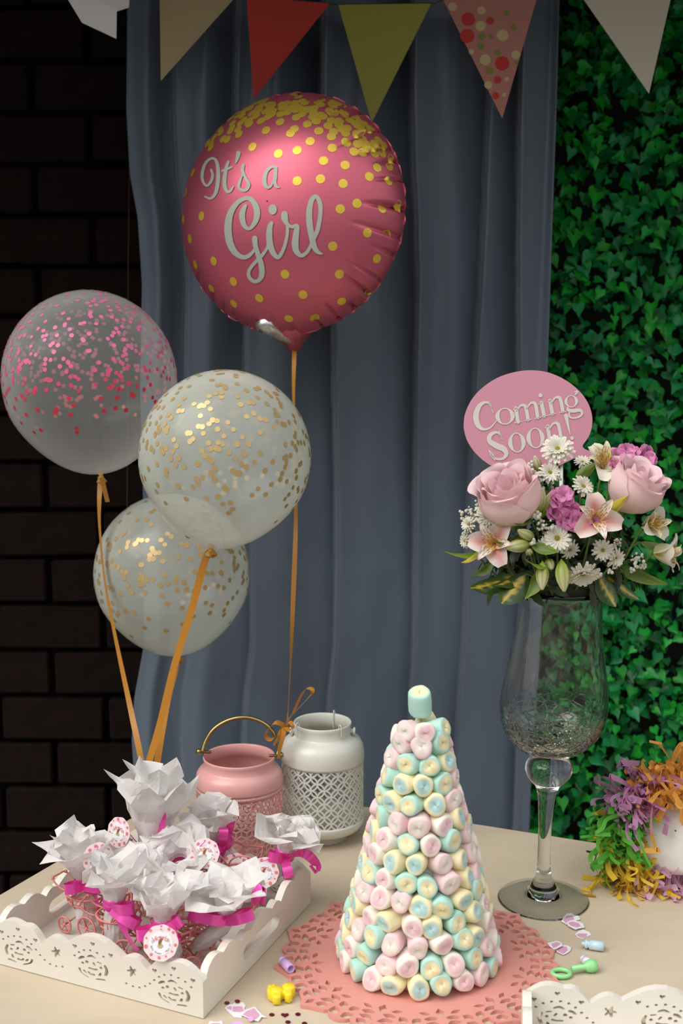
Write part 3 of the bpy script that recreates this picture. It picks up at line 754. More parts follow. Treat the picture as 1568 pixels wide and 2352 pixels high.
crack = mat('crackle_glass', (0.96, 0.955, 0.93), 0.02, trans=1.0, ior=1.42)
n_ = crack.node_tree.nodes; l_ = crack.node_tree.links
tcn = n_.new('ShaderNodeTexCoord'); vo = n_.new('ShaderNodeTexVoronoi'); vo.feature = 'DISTANCE_TO_EDGE'; vo.inputs['Scale'].default_value = 75
mp_ = n_.new('ShaderNodeMapping'); mp_.inputs['Scale'].default_value = (1, 1, 1.7); l_.new(tcn.outputs['Object'], mp_.inputs[0]); l_.new(mp_.outputs[0], vo.inputs['Vector'])
mr = n_.new('ShaderNodeMapRange'); mr.inputs[1].default_value = 0; mr.inputs[2].default_value = .06; l_.new(vo.outputs['Distance'], mr.inputs[0])
se = n_.new('ShaderNodeSeparateXYZ'); l_.new(tcn.outputs['Object'], se.inputs[0])
mz = n_.new('ShaderNodeMapRange'); mz.inputs[1].default_value = vz(1610) - TZ; mz.inputs[2].default_value = vz(1700) - TZ; mz.inputs[3].default_value = 0; mz.inputs[4].default_value = 0.55
l_.new(se.outputs['Z'], mz.inputs[0])
ns_ = n_.new('ShaderNodeTexNoise'); ns_.inputs['Scale'].default_value = 22; l_.new(tcn.outputs['Object'], ns_.inputs['Vector'])
b1 = n_.new('ShaderNodeBump'); b1.inputs['Distance'].default_value = .0016; l_.new(mr.outputs[0], b1.inputs['Height']); l_.new(mz.outputs[0], b1.inputs['Strength'])
b2 = n_.new('ShaderNodeBump'); b2.inputs['Distance'].default_value = .003; b2.inputs['Strength'].default_value = .12; l_.new(ns_.outputs[0], b2.inputs['Height']); l_.new(b1.outputs[0], b2.inputs['Normal'])
l_.new(b2.outputs[0], n_['Principled BSDF'].inputs['Normal'])
VA = thing('stem_vase', VB, 'tall crackled glass stem vase holding the flower bouquet', 'vase')
outp = [(1731, 14), (1727, 45), (1718, 72), (1705, 88), (1682, 106), (1655, 117), (1620, 121), (1580, 117), (1530, 108), (1480, 100), (1430, 94), (1395, 92), (1365, 95), (1350, 100)]
inn = [(1349, 97), (1365, 92), (1395, 89), (1430, 91), (1480, 97), (1530, 105), (1580, 114), (1620, 118), (1655, 114), (1680, 103), (1702, 84), (1713, 66), (1721, 40), (1724, 12)]
build('bowl', vl(outp + inn), crack, VA, fixn=True)
build('stem', vl([(2056, 2), (2056.5, 30), (2060, 60), (2064.4, 98), (2065.4, 101), (2064, 104), (2061.5, 102), (2055, 75), (2051, 50), (2047, 37), (2042, 32), (2034, 31), (2024, 26), (2012, 18), (1990, 15.5), (1950, 14.5), (1900, 15), (1860, 17), (1830, 20), (1810, 25), (1800, 31), (1793, 40), (1780, 50), (1766, 54), (1752, 52), (1742, 44), (1737, 36), (1733, 26)], 56), glass, VA, fixn=True)
# ================================================================== coming soon board
SY = VY + .035
sc_ = lambda x, y: (1000 + x / 2.76, 820 + y / 2.76)
bo = [(178,450),(186,365),(228,272),(300,192),(400,128),(515,93),(620,85),(720,101),(820,146),(905,212),(963,290),(990,375),(987,450),(965,510),(932,556),(930,570),(945,585),(985,600),(1010,640),(960,655),(890,640),(800,680),(700,722),(560,738),(450,722),(340,682),(255,612),(200,530)]
bs = spline([V3((*sc_(*p), 0)) for p in bo[:15]], 5) + [V3((*sc_(*p), 0)) for p in bo[15:19]] + spline([V3((*sc_(*p), 0)) for p in bo[19:] + bo[:1]], 5)[:-1]
SP = at(1210, 960, SY); sN = V3((0.03, -1, 0.10)).normalized()
def onsign(x, y, off=0.0):
    d = ray(x, y); return CP + d * ((SP - CP).dot(sN) / d.dot(sN)) + sN * off
SG = thing('speech_bubble_sign', at(1290, 1330, SY), 'pink speech bubble board reading Coming Soon! above the bouquet', 'sign')
fr_ = [onsign(p.x, p.y, .0015) for p in bs]; bk_ = [p - sN * .003 for p in fr_]; n = len(bs)
build('board', (fr_ + bk_, [tuple(range(n))[::-1], tuple(range(n, 2 * n))] + [(i, (i + 1) % n, n + (i + 1) % n, n + i) for i in range(n)]), mat('pink_board', (0.66, 0.285, 0.37), 0.55), SG, smooth=False)
build('stick', tube([onsign(1290, 1060, -.004), onsign(1290, 1340, -.004)], .0025, 8), mat('white_stick', (.8, .78, .74), .5), SG)
def px2(pts): return [(*sc_(x, y), w / 2.76) for x, y, w in pts]
LT = [stroke(px2(q), 6) for q in (
  [(352,330,6),(342,300,10),(312,288,16),(275,312,28),(254,372,36),(266,430,32),(300,458,18),(345,448,10),(385,402,6)], [(334,284,8),(362,352,5)],
  [(492,335,6),(508,326,12)], [(506,325,24),(520,412,24)], [(500,418,6),(540,409,6)], [(510,345,8),(535,310,12),(560,308,20),(572,330,22),(584,398,22)], [(565,404,6),(606,395,6)], [(574,330,8),(598,295,12),(622,292,20),(634,315,22),(645,384,22)], [(626,390,6),(668,381,6)],
  [(650,300,6),(668,291,12)], [(668,290,24),(686,373,24)], [(664,380,6),(706,371,6)],
  [(708,287,6),(724,278,12)], [(722,277,24),(738,360,24)], [(716,368,6),(756,359,6)], [(728,300,8),(752,262,12),(778,257,20),(792,280,22),(804,346,22)], [(782,354,6),(826,345,6)],
  [(882,240,8),(893,222,18),(880,222,8)], [(836,318,10),(838,336,20),(870,342,24),(912,338,20),(926,360,14),(905,380,12),(868,388,10),(845,376,12),(845,352,10)],
  [(418,520,6),(408,492,10),(380,478,16),(345,496,26),(340,532,30),(385,563,38),(428,582,36),(446,612,28),(430,640,18),(395,648,14),(362,632,10),(346,608,8)], [(400,470,6),(422,522,5)], [(337,594,8),(356,622,20),(374,652,8)],
  [(692,450,6),(708,440,12)], [(708,440,24),(724,548,24)], [(698,556,6),(742,546,6)], [(714,465,8),(740,425,12),(766,420,20),(780,445,22),(794,520,22)], [(774,528,6),(816,519,6)],
  [(824,372,26),(836,430,16),(850,492,4)])]
LT += [ring2(*sc_(438, 376), 48 / 2.76, 50 / 2.76, 28 / 2.76, 7 / 2.76, 28, -.1), ring2(*sc_(857, 282), 34 / 2.76, 36 / 2.76, 20 / 2.76, 6 / 2.76, 24, -.1), ring2(*sc_(513, 543), 42 / 2.76, 60 / 2.76, 28 / 2.76, 7 / 2.76, 28, -.1), ring2(*sc_(631, 514), 44 / 2.76, 62 / 2.76, 28 / 2.76, 7 / 2.76, 28, -.1), disc2(*sc_(662, 244), 13 / 2.76, 13 / 2.76), disc2(*sc_(862, 515), 12 / 2.76, 12 / 2.76)]
mb = MB()
for vf in LT: mb.add(([onsign(x, y, .0022) for x, y in vf[0]], vf[1]))
build('lettering', mb, mat('cream_lettering', (0.72, 0.66, 0.58), .6), SG, smooth=False)

# ================================================================== flowers
PM = mat('petal', (1, 1, 1), 0.55, attr=True, trl=0.30, sheen=.1)
GM = mat('leaf_green', (0.1, 0.2, 0.03), 0.42, attr=True, trl=0.18)
STM = mat('flower_stem', (0.09, 0.16, 0.03), 0.6)
FOAM = V3((vcx(vz(1350)), VY, vz(1352)))
def petal(L, W, ths, cup, shape, n=6, m=7, col=None, ruf=0.0, seed=0):
    v = []; c = []; r = z = 0.0; prev = 0
    for j in range(m + 1):
        t = j / m; th = interp([(a, b) for a, b in ths], t)
        ds = L / m if j else 0
        r += math.cos(th) * ds; z += math.sin(th) * ds
        wd = W * shape(t)
        for i in range(n + 1):
            u = 2 * i / n - 1; o = cup * u * u * wd + ruf * noise.noise(V3((u * 2 + seed, t * 3, seed)))
            v.append((r - math.sin(th) * o, u * wd * .5, z + math.cos(th) * o)); c.append(col(u, t) if col else (1, 1, 1))
    f = [(j * (n + 1) + i, j * (n + 1) + i + 1, (j + 1) * (n + 1) + i + 1, (j + 1) * (n + 1) + i) for j in range(m) for i in range(n)]
    return v, f, c
def rotz(vf, a, dr=0.0, dz=0.0, sc=1.0):
    c, s = math.cos(a), math.sin(a)
    return ([((x * sc + dr) * c - y * sc * s, (x * sc + dr) * s + y * sc * c, z * sc + dz) for x, y, z in vf[0]],) + tuple(vf[1:])
round_ = lambda t: (max(0.0, math.sin(PI * min(1, t * .80 + .12)))) ** .6
ov_ = lambda t: max(.02, math.sin(PI * (t * .93 + .05))) ** .8
lan = lambda t: max(.03, math.sin(PI * (t ** .75) * .985 + .015))
def stem(P, root, par, r=.0016, side=0.0):
    end = FOAM + V3(((P.x - FOAM.x) * .45, (P.y - FOAM.y) * .45, .004))
    build('stem', tube(spline([P, lerp(P, end, .5) + V3((0, 0, -.01)), end], 4), r, 6), STM, par)
def mkroot(name, P, lab, cat, group=None): return thing(name, P, lab, cat, group)
rfl = random.Random(77)
# ---- roses
def rose(P, axis, R, lab, roll):
    t = mkroot('rose', P, lab, 'flower'); B = basis(axis, roll)
    def colr(dark):
        return lambda u, q: mixc(mixc((0.90, 0.76, 0.60), (0.93, 0.71, 0.68), sm(.0, .6, q)), (0.95, 0.68, 0.75), dark * sm(.3, .95, q))
    H = R * 1.95; ph = 0
    lay = [(3, .30, .92, 70, .0), (4, .48, .97, 62, .08), (4, .66, 1.0, 60, .16), (5, .84, 1.0, 54, .15), (4, 1.0, .96, 66, .17)]
    for li, (n, rs, hs, ha, lip) in enumerate(lay):
        for k in range(n):
            a0 = ph + 2 * PI * k / n + rfl.gauss(0, .10); v = []; f = []; c = []; nu, nv = 14, 14; tw_ = rfl.uniform(.02, .06); lp = lip * rfl.uniform(.6, 1.5); hk = hs * rfl.uniform(.95, 1.04); cf = colr(1 - .6 * rs)
            pnt = rfl.uniform(-.35, .35)
            for j in range(nv + 1):
                q = j / nv
                for i in range(nu + 1):
                    u = 2 * i / nu - 1; e = q * (1 - .26 * abs(u) ** 2.4)
                    r = interp([(0, .10), (.10, .42), (.25, .74), (.45, .96), (.62, 1.0), (.80, .93), (1, .90)], e) * rs + .05 * (1 - rs) * e
                    r *= 1 + tw_ * (u + 1) * .8
                    cl_ = sm(.80, 1.0, e); r += lp * cl_ * (1 + .4 * math.sin(u * 3 + pnt * 5)); z = e * hk - lp * .38 * cl_ * cl_ + .012 * math.sin(u * 4 + k) * e
                    aa = a0 + math.radians(ha) * u * (.55 + .45 * min(1, e * 2.2)) * (1 - .22 * sm(.75, 1, q))
                    v.append((R * r * math.cos(aa), R * r * math.sin(aa), H * z)); c.append(cf(u, e))
            f = [(j * (nu + 1) + i, j * (nu + 1) + i + 1, (j + 1) * (nu + 1) + i + 1, (j + 1) * (nu + 1) + i) for j in range(nv) for i in range(nu)]
            build('petal', MB().add(xf((v, f, c), P, B)), PM, t)
        ph += 2 * PI / n * .5 + .3
    hipc = [(.0, -.012), (.006, -.010), (.008, -.004), (.004, .0)]
    build('calyx', MB().add(xf(lathe(hipc, 12), P, B), col=(0.14, 0.22, 0.05)), GM, t)
    stem(P + B @ V3((0, 0, -.01)), None, t, .0025)
r1 = at(1186, 1198, VY - .040); rose(r1, (-.34, -.50, .92), .0365, 'pale pink rose at the bouquet\'s side under the speech bubble board', .3)
r2 = at(1424, 1172, VY - .030); rose(r2, (.42, -.40, .90), .0330, 'pale pink rose beside the ivy, under the lilac stock spike', 1.0)
# ---- chrysanthemum daisies
def daisy(px, py, dY, R, axis, lab, full=2, n=17):
    P = at(px, py, VY + dY); t = mkroot('daisy', P, lab, 'flower'); B = basis(axis, rfl.uniform(0, 6))
    for l in range(full):
        for k in range(n):
            a = 2 * PI * (k + .5 * l) / n + rfl.gauss(0, .07); q = 1 - .14 * l
            pt = petal(R * q * rfl.uniform(.88, 1.06), R * .30, [(0, .15 + .38 * l), (.6, .05 + .30 * l), (1, -.25 + .35 * l + rfl.gauss(0, .22))], .25, lambda s: .55 + .45 * math.sin(PI * min(1, s * .9 + .1)) if s < .97 else .55, 2, 4, lambda u, s: mixc((0.80, 0.76, 0.52), (0.86, 0.83, 0.72), sm(0, .45, s)))
            build('petal', MB().add(xf(rotz(pt, a, R * .13, .0008 * l), P, B)), PM, t)
    mb = MB()
    for k in range(30):
        r = R * .24 * math.sqrt((k + .5) / 30); a = k * 2.4; mb.add(ball(R * .048, (r * math.cos(a), r * math.sin(a), R * .10 * (1 - (r / (R * .26)) ** 2) + R * .06), 6, 4), col=(0.62, 0.46, 0.08) if k > 10 else (0.50, 0.42, 0.08))
    mb2 = MB().add((xf((mb.v, mb.f, mb.c), P, B))); build('flower_centre', mb2, PM, t)
    stem(P + B @ V3((0, 0, -.002)), None, t, .0012)
daisy(1280, 1033, -.015, .0185, (-.1, -.8, .7), 'white daisy standing highest, in front of the board', 3, 20)
daisy(1262, 1086, -.025, .0130, (.2, -.9, .5), 'white daisy just below the highest daisy, beside the rose', 2)
daisy(1338, 1118, -.035, .0135, (.4, -.7, .6), 'white daisy under the cream alstroemeria')
daisy(1279, 1237, -.068, .0165, (-.1, -1, .35), 'white daisy with an open yellow eye in the bouquet\'s centre', 2, 16)
daisy(1252, 1254, -.066, .0105, (-.4, -1, .1), 'small white daisy tucked at the side of the central daisy', 2, 13)
daisy(1307, 1262, -.062, .0120, (.3, -.9, -.4), 'small white daisy nodding under the pink alstroemeria', 2, 13)
daisy(1383, 1264, -.060, .0125, (.1, -1, .2), 'upper of two white daisies below the pink striped petals', 2, 14)
daisy(1412, 1281, -.058, .0120, (.5, -1, -.1), 'lower of two white daisies near the ivy side', 3, 13)
daisy(1338, 1316, -.070, .0185, (.0, -.8, -.75), 'full white daisy hanging over the vase rim', 3, 20)
daisy(1120, 1188, -.045, .0135, (.2, -.9, .6), 'white daisy under the rose on the curtain side', 2, 18)
daisy(1076, 1205, -.030, .0100, (-.8, -.6, .3), 'small white daisy at the curtain side edge', 3, 13)
daisy(1106, 1166, -.020, .0090, (-.5, -.6, .7), 'small white daisy above the edge daisy, close to the rose', 2, 13)
daisy(1337, 1062, .005, .0100, (-.1, -.5, .8), 'small white daisy behind the cream alstroemeria', 2, 13)
daisy(1068, 1243, -.028, .0085, (-.9, -.5, -.1), 'tiny white daisy lowest at the curtain side edge', 2, 12)
# ---- alstroemerias
def alst(P, axis, R, lab, roll, white=False, outer=(0, 120, 240), inner=(60, 180, 300), op=.25):
    t = mkroot('alstroemeria', P, lab, 'flower'); B = basis(axis, roll)
    def co(u, q):
        if white: return mixc((0.62, 0.62, 0.30), (0.84, 0.80, 0.66), sm(0, .5, q))
        c = mixc((0.84, 0.66, 0.60), (0.86, 0.74, 0.68), abs(u)); return mixc(c, (0.72, 0.15, 0.14), .75 * math.exp(-(u / .42) ** 2) * sm(.0, .3, q) * (1 - .8 * sm(.6, 1, q)))
    def ci(u, q):
        base = mixc((0.80, 0.56, 0.12), (0.88, 0.80, 0.70), sm(.2, .75, q)) if not white else mixc((0.72, 0.58, 0.10), (0.84, 0.78, 0.50), sm(.3, .9, q))
        k = abs(math.sin(u * 8.5 + .4)) ; s = 1 if (k > .80 and .25 < q < .82 and math.sin(q * 26 + u * 9) > -.3) else 0
        b = mixc(base, (0.30, 0.03, 0.04), .85 * s); return mixc(b, (0.80, 0.16, 0.18), .6 * sm(.86, 1, q)) if not white else b
    for k, d in enumerate(outer):
        pt = petal(R * 1.05, R * .78, [(0, 1.15), (.35, .55 + op), (.75, op), (1, op - .5)], .22, round_, 8, 8, co, .001, k)
        build('petal', MB().add(xf(rotz(pt, math.radians(d)), P, B)), PM, t)['label'] = 'broad outer petal'
    for k, d in enumerate(inner):
        pt = petal(R * 1.12, R * .40, [(0, 1.2), (.4, .75 + op), (.8, .35 + op), (1, .05)], .18, ov_, 14, 18, ci, .0006, k + 9)
        build('petal', MB().add(xf(rotz(pt, math.radians(d)), P + B @ V3((0, 0, .001)), B)), PM, t)['label'] = 'narrow inner petal with dark streaks'
    for k in range(6):
        a = k * 1.05 + .3; q = [V3((0, 0, 0)), V3((.12 * math.cos(a), .12 * math.sin(a), .35)) * R, V3((.30 * math.cos(a), .30 * math.sin(a), .72)) * R]
        st = build('stamen', MB().add(xf(tube(spline(q, 3), .0004, 5), P, B), col=(0.80, 0.45, 0.30)).add(xf(ball(.0011, q[2], 6, 4, 1, 1, 1.7), P, B), col=(0.45, 0.36, 0.10)), PM, t)
    stem(P, None, t, .0015)
alst(at(1138, 1250, VY - .055), (-.35, -.9, .25), .034, 'pink and white alstroemeria over the variegated leaves', 0.5, outer=(150, 270, 30), inner=(210, 95, 330))
alst(at(1362, 1196, VY - .065), (.05, -.95, .30), .035, 'pink streaked alstroemeria at the bouquet\'s middle', .2, outer=(205, 335, 85), inner=(270, 40, 140))
alst(at(1382, 1078, VY - .022), (.1, -.75, .66), .032, 'cream alstroemeria with streaked yellow throat near the top', .3, True, outer=(100, 235, 320), inner=(65, 115, 165))
alst(at(1478, 1206, VY - .045), (.55, -.8, .20), .030, 'greenish white alstroemeria below the rose at the ivy side', .8, True, outer=(20, 150, 260), inner=(80, 200, 320), op=.5)
alst(at(1500, 1268, VY - .040), (.92, -.35, -.05), .034, 'white alstroemeria opening outward at the far edge by the ivy', .2, True, outer=(60, 180, 290), inner=(120, 0, 240), op=.55)
# ---- lilac stock
def stock(pts, axis, lab, R):
    P0 = at(*pts[0][:2], VY + pts[0][2]); t = mkroot('stock_flower', P0, lab, 'flower')
    for q, (px, py, dy) in enumerate(pts):
        P = at(px, py, VY + dy); B = basis(V3(axis) + V3((rfl.gauss(0, .35), 0, rfl.gauss(0, .35))), rfl.uniform(0, 6)); mb = MB()
        for l in range(2):
            for k in range(4):
                cc = rfl.uniform(-.04, .04)
                pt = petal(R * rfl.uniform(.8, 1.1), R * 1.0, [(0, 1.0 + .3 * l), (.5, .35 + .5 * l), (1, -.3 + .4 * l)], .15, round_, 5, 5, lambda u, s: mixc((0.80, 0.62, 0.62), (0.76 + cc, 0.27 + cc, 0.52 + cc), sm(0, .45, s)), .0035, q * 5 + k)
                mb.add(xf(rotz(pt, k * PI / 2 + l * .8 + rfl.gauss(0, .2)), P, B))
        build('floret', mb, PM, t)
    stem(P0, None, t, .002)
stock([(1278, 1150, -.055), (1296, 1142, -.058), (1290, 1168, -.062), (1308, 1170, -.060), (1300, 1190, -.066), (1320, 1196, -.066), (1274, 1180, -.055), (1338, 1204, -.068), (1352, 1200, -.066)], (0, -.9, .4), 'lilac pink stock spike in the middle of the bouquet', .0150)
stock([(1410, 1075, -.035), (1436, 1040, -.005), (1452, 1050, -.005), (1430, 1056, -.012), (1478, 1042, .0), (1486, 1058, -.005), (1416, 1050, -.02), (1440, 1062, -.015)], (.2, -.8, .55), 'lilac pink stock spike at the top behind the rose', .0140)
# ---- buds
def bud(px, py, dY, L, W, axis, lab, tipc=(0.66, 0.62, 0.34)):
    P = at(px, py, VY + dY); t = mkroot('flower_bud', P, lab, 'bud'); B = basis(axis)
    P = P - B @ V3((0, 0, L / 2)); n = 24; v = []; f = []; c = []
    prof = [(0, .06), (.06, .30), (.18, .68), (.35, .95), (.5, 1.0), (.68, .86), (.84, .56), (.94, .32), (1, .18)]
    for (tz, r) in prof:
        for i in range(n):
            a = 2 * PI * i / n; k = 1 - .10 * abs(math.sin(a * 3)) ** .5 * 0 + .07 * math.cos(6 * a)
            v.append((r * W / 2 * k * math.cos(a), r * W / 2 * k * math.sin(a), tz * L)); c.append(mixc(mixc((0.34, 0.42, 0.06), tipc, sm(.2, .9, tz)), (0.20, 0.30, 0.04), .55 * (math.cos(6 * a) < -.4)))
    for k in range(len(prof) - 1):
        for i in range(n): j = (i + 1) % n; f.append((k * n + i, k * n + j, (k + 1) * n + j, (k + 1) * n + i))
    f.append(tuple((len(prof) - 1) * n + i for i in range(n)))
    build('bud', MB().add(xf((v, f, c), P, B)), GM, t)
    stem(P, None, t, .0014)
bud(1238, 1152, -.062, .036, .0155, (.18, -.3, .95), 'upright green bud beside the rose')
bud(1256, 1158, -.052, .036, .0140, (.35, -.1, .9), 'green bud just behind the upright bud')
bud(1166, 1204, -.062, .036, .0145, (-.9, -.4, .12), 'horizontal green bud below the rose')
bud(1190, 1254, -.075, .034, .0155, (-.9, -.45, -.08), 'horizontal green bud under the pink alstroemeria')
bud(1208, 1228, -.072, .029, .0130, (-.75, -.5, .45), 'short green bud above the horizontal one')
bud(1245, 1322, -.075, .034, .0145, (-.05, -.35, -.95), 'green bud hanging over the rim, with a split tip', (0.74, 0.68, 0.44))
bud(1292, 1322, -.078, .038, .0170, (.05, -.35, -.95), 'plump green bud hanging over the middle of the rim')
bud(1262, 1296, -.066, .017, .0120, (.2, -.7, -.5), 'small round green bud between the hanging ones')
bud(1214, 1268, -.072, .015, .0090, (-.3, -.8, .3), 'tiny green bud next to the daisy')
bud(1234, 1068, -.012, .027, .0110, (-.35, -.4, .9), 'pale cream bud rising against the board', (0.80, 0.66, 0.52))
# ---- leaves
def leaf(base, tip, W, bend, lab, kind, roll=0.0):
    a, b = V3(base), V3(tip); d = b - a; L = d.length; t = mkroot('leaf_spray', a, lab, 'leaf')
    X = d.normalized(); Y = X.cross(V3((0, -.6, .8))).normalized(); Y = Matrix.Rotation(roll, 3, X) @ Y; Z = X.cross(Y)
    M = Matrix((X, Y, Z)).transposed()
    def cl(u, q):
        if kind == 'var':
            e = .17 + .34 * noise.noise(V3((u * 3, q * 6, W * 900 + a.x * 30))); y = sm(e + .12, e - .12, abs(u) + .10 * math.sin(q * 30))
            return mixc((0.030, 0.065, 0.012), (0.45, 0.33, 0.03), y * sm(.02, .2, q))
        if kind == 'yel': return mixc((0.22, 0.28, 0.03), (0.62, 0.48, 0.05), sm(.2, .8, q))
        return mixc((0.10, 0.17, 0.02), (0.20, 0.28, 0.035), abs(u))
    pt = petal(L * 1.03, W, [(0, bend), (1, -bend)], .16, ov_ if kind == 'var' else lan, 8, 14, cl, .0012, W * 1000)
    build('blade', MB().add(xf(pt, a, M)), mat('variegated_leaf', (.2, .2, .03), .3, attr=True, coat=.3) if kind == 'var' else GM, t)
    end = FOAM + (a - FOAM) * .3
    build('stem', tube([a, end], .0012, 5), STM, t)
A_ = lambda x, y, d: at(x, y, VY + d)
leaf(A_(1180, 1318, -.04), A_(1080, 1352, -.06), .026, .35, 'yellow variegated leaf reaching toward the curtain', 'var')
leaf(A_(1212, 1312, -.05), A_(1134, 1345, -.075), .022, .3, 'dark variegated leaf with a yellow streak, between two others', 'var', .3)
leaf(A_(1208, 1318, -.06), A_(1152, 1385, -.085), .030, .2, 'broad dark green leaf edged yellow hanging lowest', 'var', -.2)
leaf(A_(1236, 1312, -.06), A_(1206, 1376, -.075), .022, .2, 'plain dark leaf hanging beside the vase rim', 'grn', .5)
leaf(A_(1130, 1290, -.03), A_(1084, 1322, -.03), .018, .3, 'small dark leaf behind the yellow one', 'grn', .3)
leaf(A_(1110, 1268, -.035), A_(1022, 1268, -.045), .015, .25, 'pointed green leaf reaching farthest toward the curtain', 'grn', .4)
leaf(A_(1108, 1258, -.05), A_(1058, 1294, -.06), .009, .5, 'narrow yellow leaf curling down at the curtain side', 'yel', .2)
leaf(A_(1218, 1192, -.06), A_(1148, 1182, -.085), .017, .6, 'arched green leaf in front of the rose', 'grn', .6)
leaf(A_(1190, 1228, -.06), A_(1132, 1242, -.085), .018, .6, 'arched green leaf over the pink alstroemeria', 'grn', .6)
leaf(A_(1218, 1248, -.07), A_(1282, 1268, -.09), .014, .3, 'green leaf pointing toward the central daisies', 'grn', .4)
leaf(A_(1256, 1296, -.07), A_(1205, 1284, -.085), .017, .4, 'bright green leaf above the hanging buds', 'grn', .5)
leaf(A_(1376, 1192, -.07), A_(1441, 1140, -.085), .013, .3, 'yellow pointed leaf in front of the rose at the ivy side', 'yel', .7)
leaf(A_(1322, 1100, -.02), A_(1372, 1062, -.02), .014, .3, 'green leaf under the cream alstroemeria', 'grn', .6)
leaf(A_(1376, 1322, -.05), A_(1412, 1392, -.06), .024, .2, 'dark leaf with a yellow midrib hanging on the ivy side', 'var', .2)
leaf(A_(1390, 1320, -.04), A_(1464, 1376, -.045), .016, .3, 'dark variegated leaf reaching toward the ivy', 'var', .4)
leaf(A_(1420, 1300, -.03), A_(1530, 1342, -.035), .018, .25, 'long olive leaf pointing outward below the white alstroemeria', 'grn', .3)
leaf(A_(1470, 1245, -.03), A_(1550, 1262, -.035), .012, .25, 'green leaf between the outer alstroemeria petals', 'grn', .3)
# ---- gypsophila
def gyp(pts, lab, sd):
    P = at(*pts[0][:2], VY + pts[0][2]); t = mkroot('gypsophila_sprig', P, lab, 'flower'); r = random.Random(sd); mb = MB(); tw = MB()
    for (px, py, dy) in pts:
        Q = at(px, py, VY + dy)
        for k in range(9): mb.add(ball(.0021 * r.uniform(.6, 1.2), Q + V3((r.gauss(0, .0028), r.gauss(0, .002), r.gauss(0, .0026))), 6, 4), col=(0.80, 0.78, 0.66))
        tw.add(tube([Q, lerp(Q, FOAM, .5)], .0005, 4))
    build('blossoms', mb, PM, t)['kind'] = 'stuff'; build('twigs', tw, STM, t)['kind'] = 'stuff'
gyp([(1096, 1160, -.02), (1088, 1180, -.02), (1112, 1150, -.015), (1068, 1225, -.02), (1064, 1188, -.02), (1090, 1200, -.03), (1078, 1170, -.02)], 'sprig of tiny white blossoms at the curtain side of the bouquet', 1)
gyp([(1232, 1185, -.075), (1237, 1196, -.075), (1246, 1212, -.07), (1265, 1210, -.07), (1226, 1244, -.078)], 'sprig of tiny white blossoms beside the lilac stock', 2)
gyp([(1458, 1280, -.045), (1466, 1282, -.045), (1455, 1306, -.05), (1475, 1298, -.04), (1420, 1245, -.05), (1400, 1310, -.06), (1372, 1320, -.065), (1410, 1253, -.05)], 'sprig of tiny white blossoms low on the ivy side', 3)
gyp([(1218, 1080, -.02), (1228, 1094, -.025), (1240, 1104, -.025), (1262, 1112, -.02), (1222, 1072, -.015), (1280, 1096, -.02)], 'sprig of tiny white blossoms beside the upper daisies', 4)
# ---- dark filler and foam block inside the bouquet
ff = thing('floral_foam', FOAM, 'dark green foam block with filler leaves in the vase mouth', 'floral foam')
build('foam_block', xf(lathe([(.050, .0), (.050, .008), (.048, .025), (.035, .045), (.001, .055)], 28, True), FOAM + V3((0, 0, .0005))), mat('floral_foam', (0.035, 0.05, 0.02), .9, noise=(90, .5, .6)), ff)
mb = MB()
for k in range(620):
    d = V3((rfl.gauss(0, 1), rfl.gauss(-.35, 1), abs(rfl.gauss(.2, .8)))).normalized()
    P = FOAM + V3((d.x * .105, d.y * .056, d.z * .135 + .006)) * rfl.uniform(.45, .95)
    pt = petal(.026, .011, [(0, .3), (1, -.3)], .1, lan, 2, 4, (lambda c: (lambda u, s: c))(rfl.choice([(0.035, .06, .015), (.05, .08, .02), (.03, .045, .015)])))
    mb.add(xf(rotz(pt, rfl.uniform(0, 6)), P, basis(d + V3((0, 0, .3)))))
o = build('filler_leaves', mb, GM, ff); o['kind'] = 'stuff'
# ================================================================== white gift tray
TM = mat('white_painted_wood', (0.76, 0.715, 0.63), 0.5, noise=(25, .05, .05))
def arcs(segs, n=7):
    out = []
    for (u0, h0, u1, h1, b) in segs:
        for k in range(n):
            t = k / n; out.append((lerp(u0, u1, t), lerp(h0, h1, t) + b * math.sin(PI * t)))
    out.append((segs[-1][2], segs[-1][3])); return out
def outline(pts, n=4):
    S = spline([V3(p) for p in pts], n); L = []; R = []; N = len(S)
    for i in range(N):
        t = S[min(N - 1, i + 1)] - S[max(0, i - 1)]; t = V3((t.x, t.y, 0)).normalized(); q = V3((-t.y, t.x, 0)); h = S[i].z / 2 * (.62 if i in (0, N - 1) else 1)
        c = V3((S[i].x, S[i].y, 0)); L.append(c + q * h); R.append(c - q * h)
    return [(p.x, p.y) for p in L + R[::-1]]
def blob(x, y, r, n=10): return [(x + r * math.cos(2 * PI * i / n), y + r * math.sin(2 * PI * i / n)) for i in range(n)]
def heart(x, y, r): return [(x + r * .07 * 16 * math.sin(a) ** 3 * .9, y + r * .07 * (13 * math.cos(a) - 5 * math.cos(2 * a) - 2 * math.cos(3 * a) - math.cos(4 * a))) for a in [2 * PI * i / 16 for i in range(16)]]
def cv(X, Y):
    px, py = 180 + X / 4.9, 1980 + Y / 4.9; u = (467 - px) * .00055
    return (u, ((2342 - .27 * (467 - px)) - py) / 1900.0)
KU = .00058 / 4.9
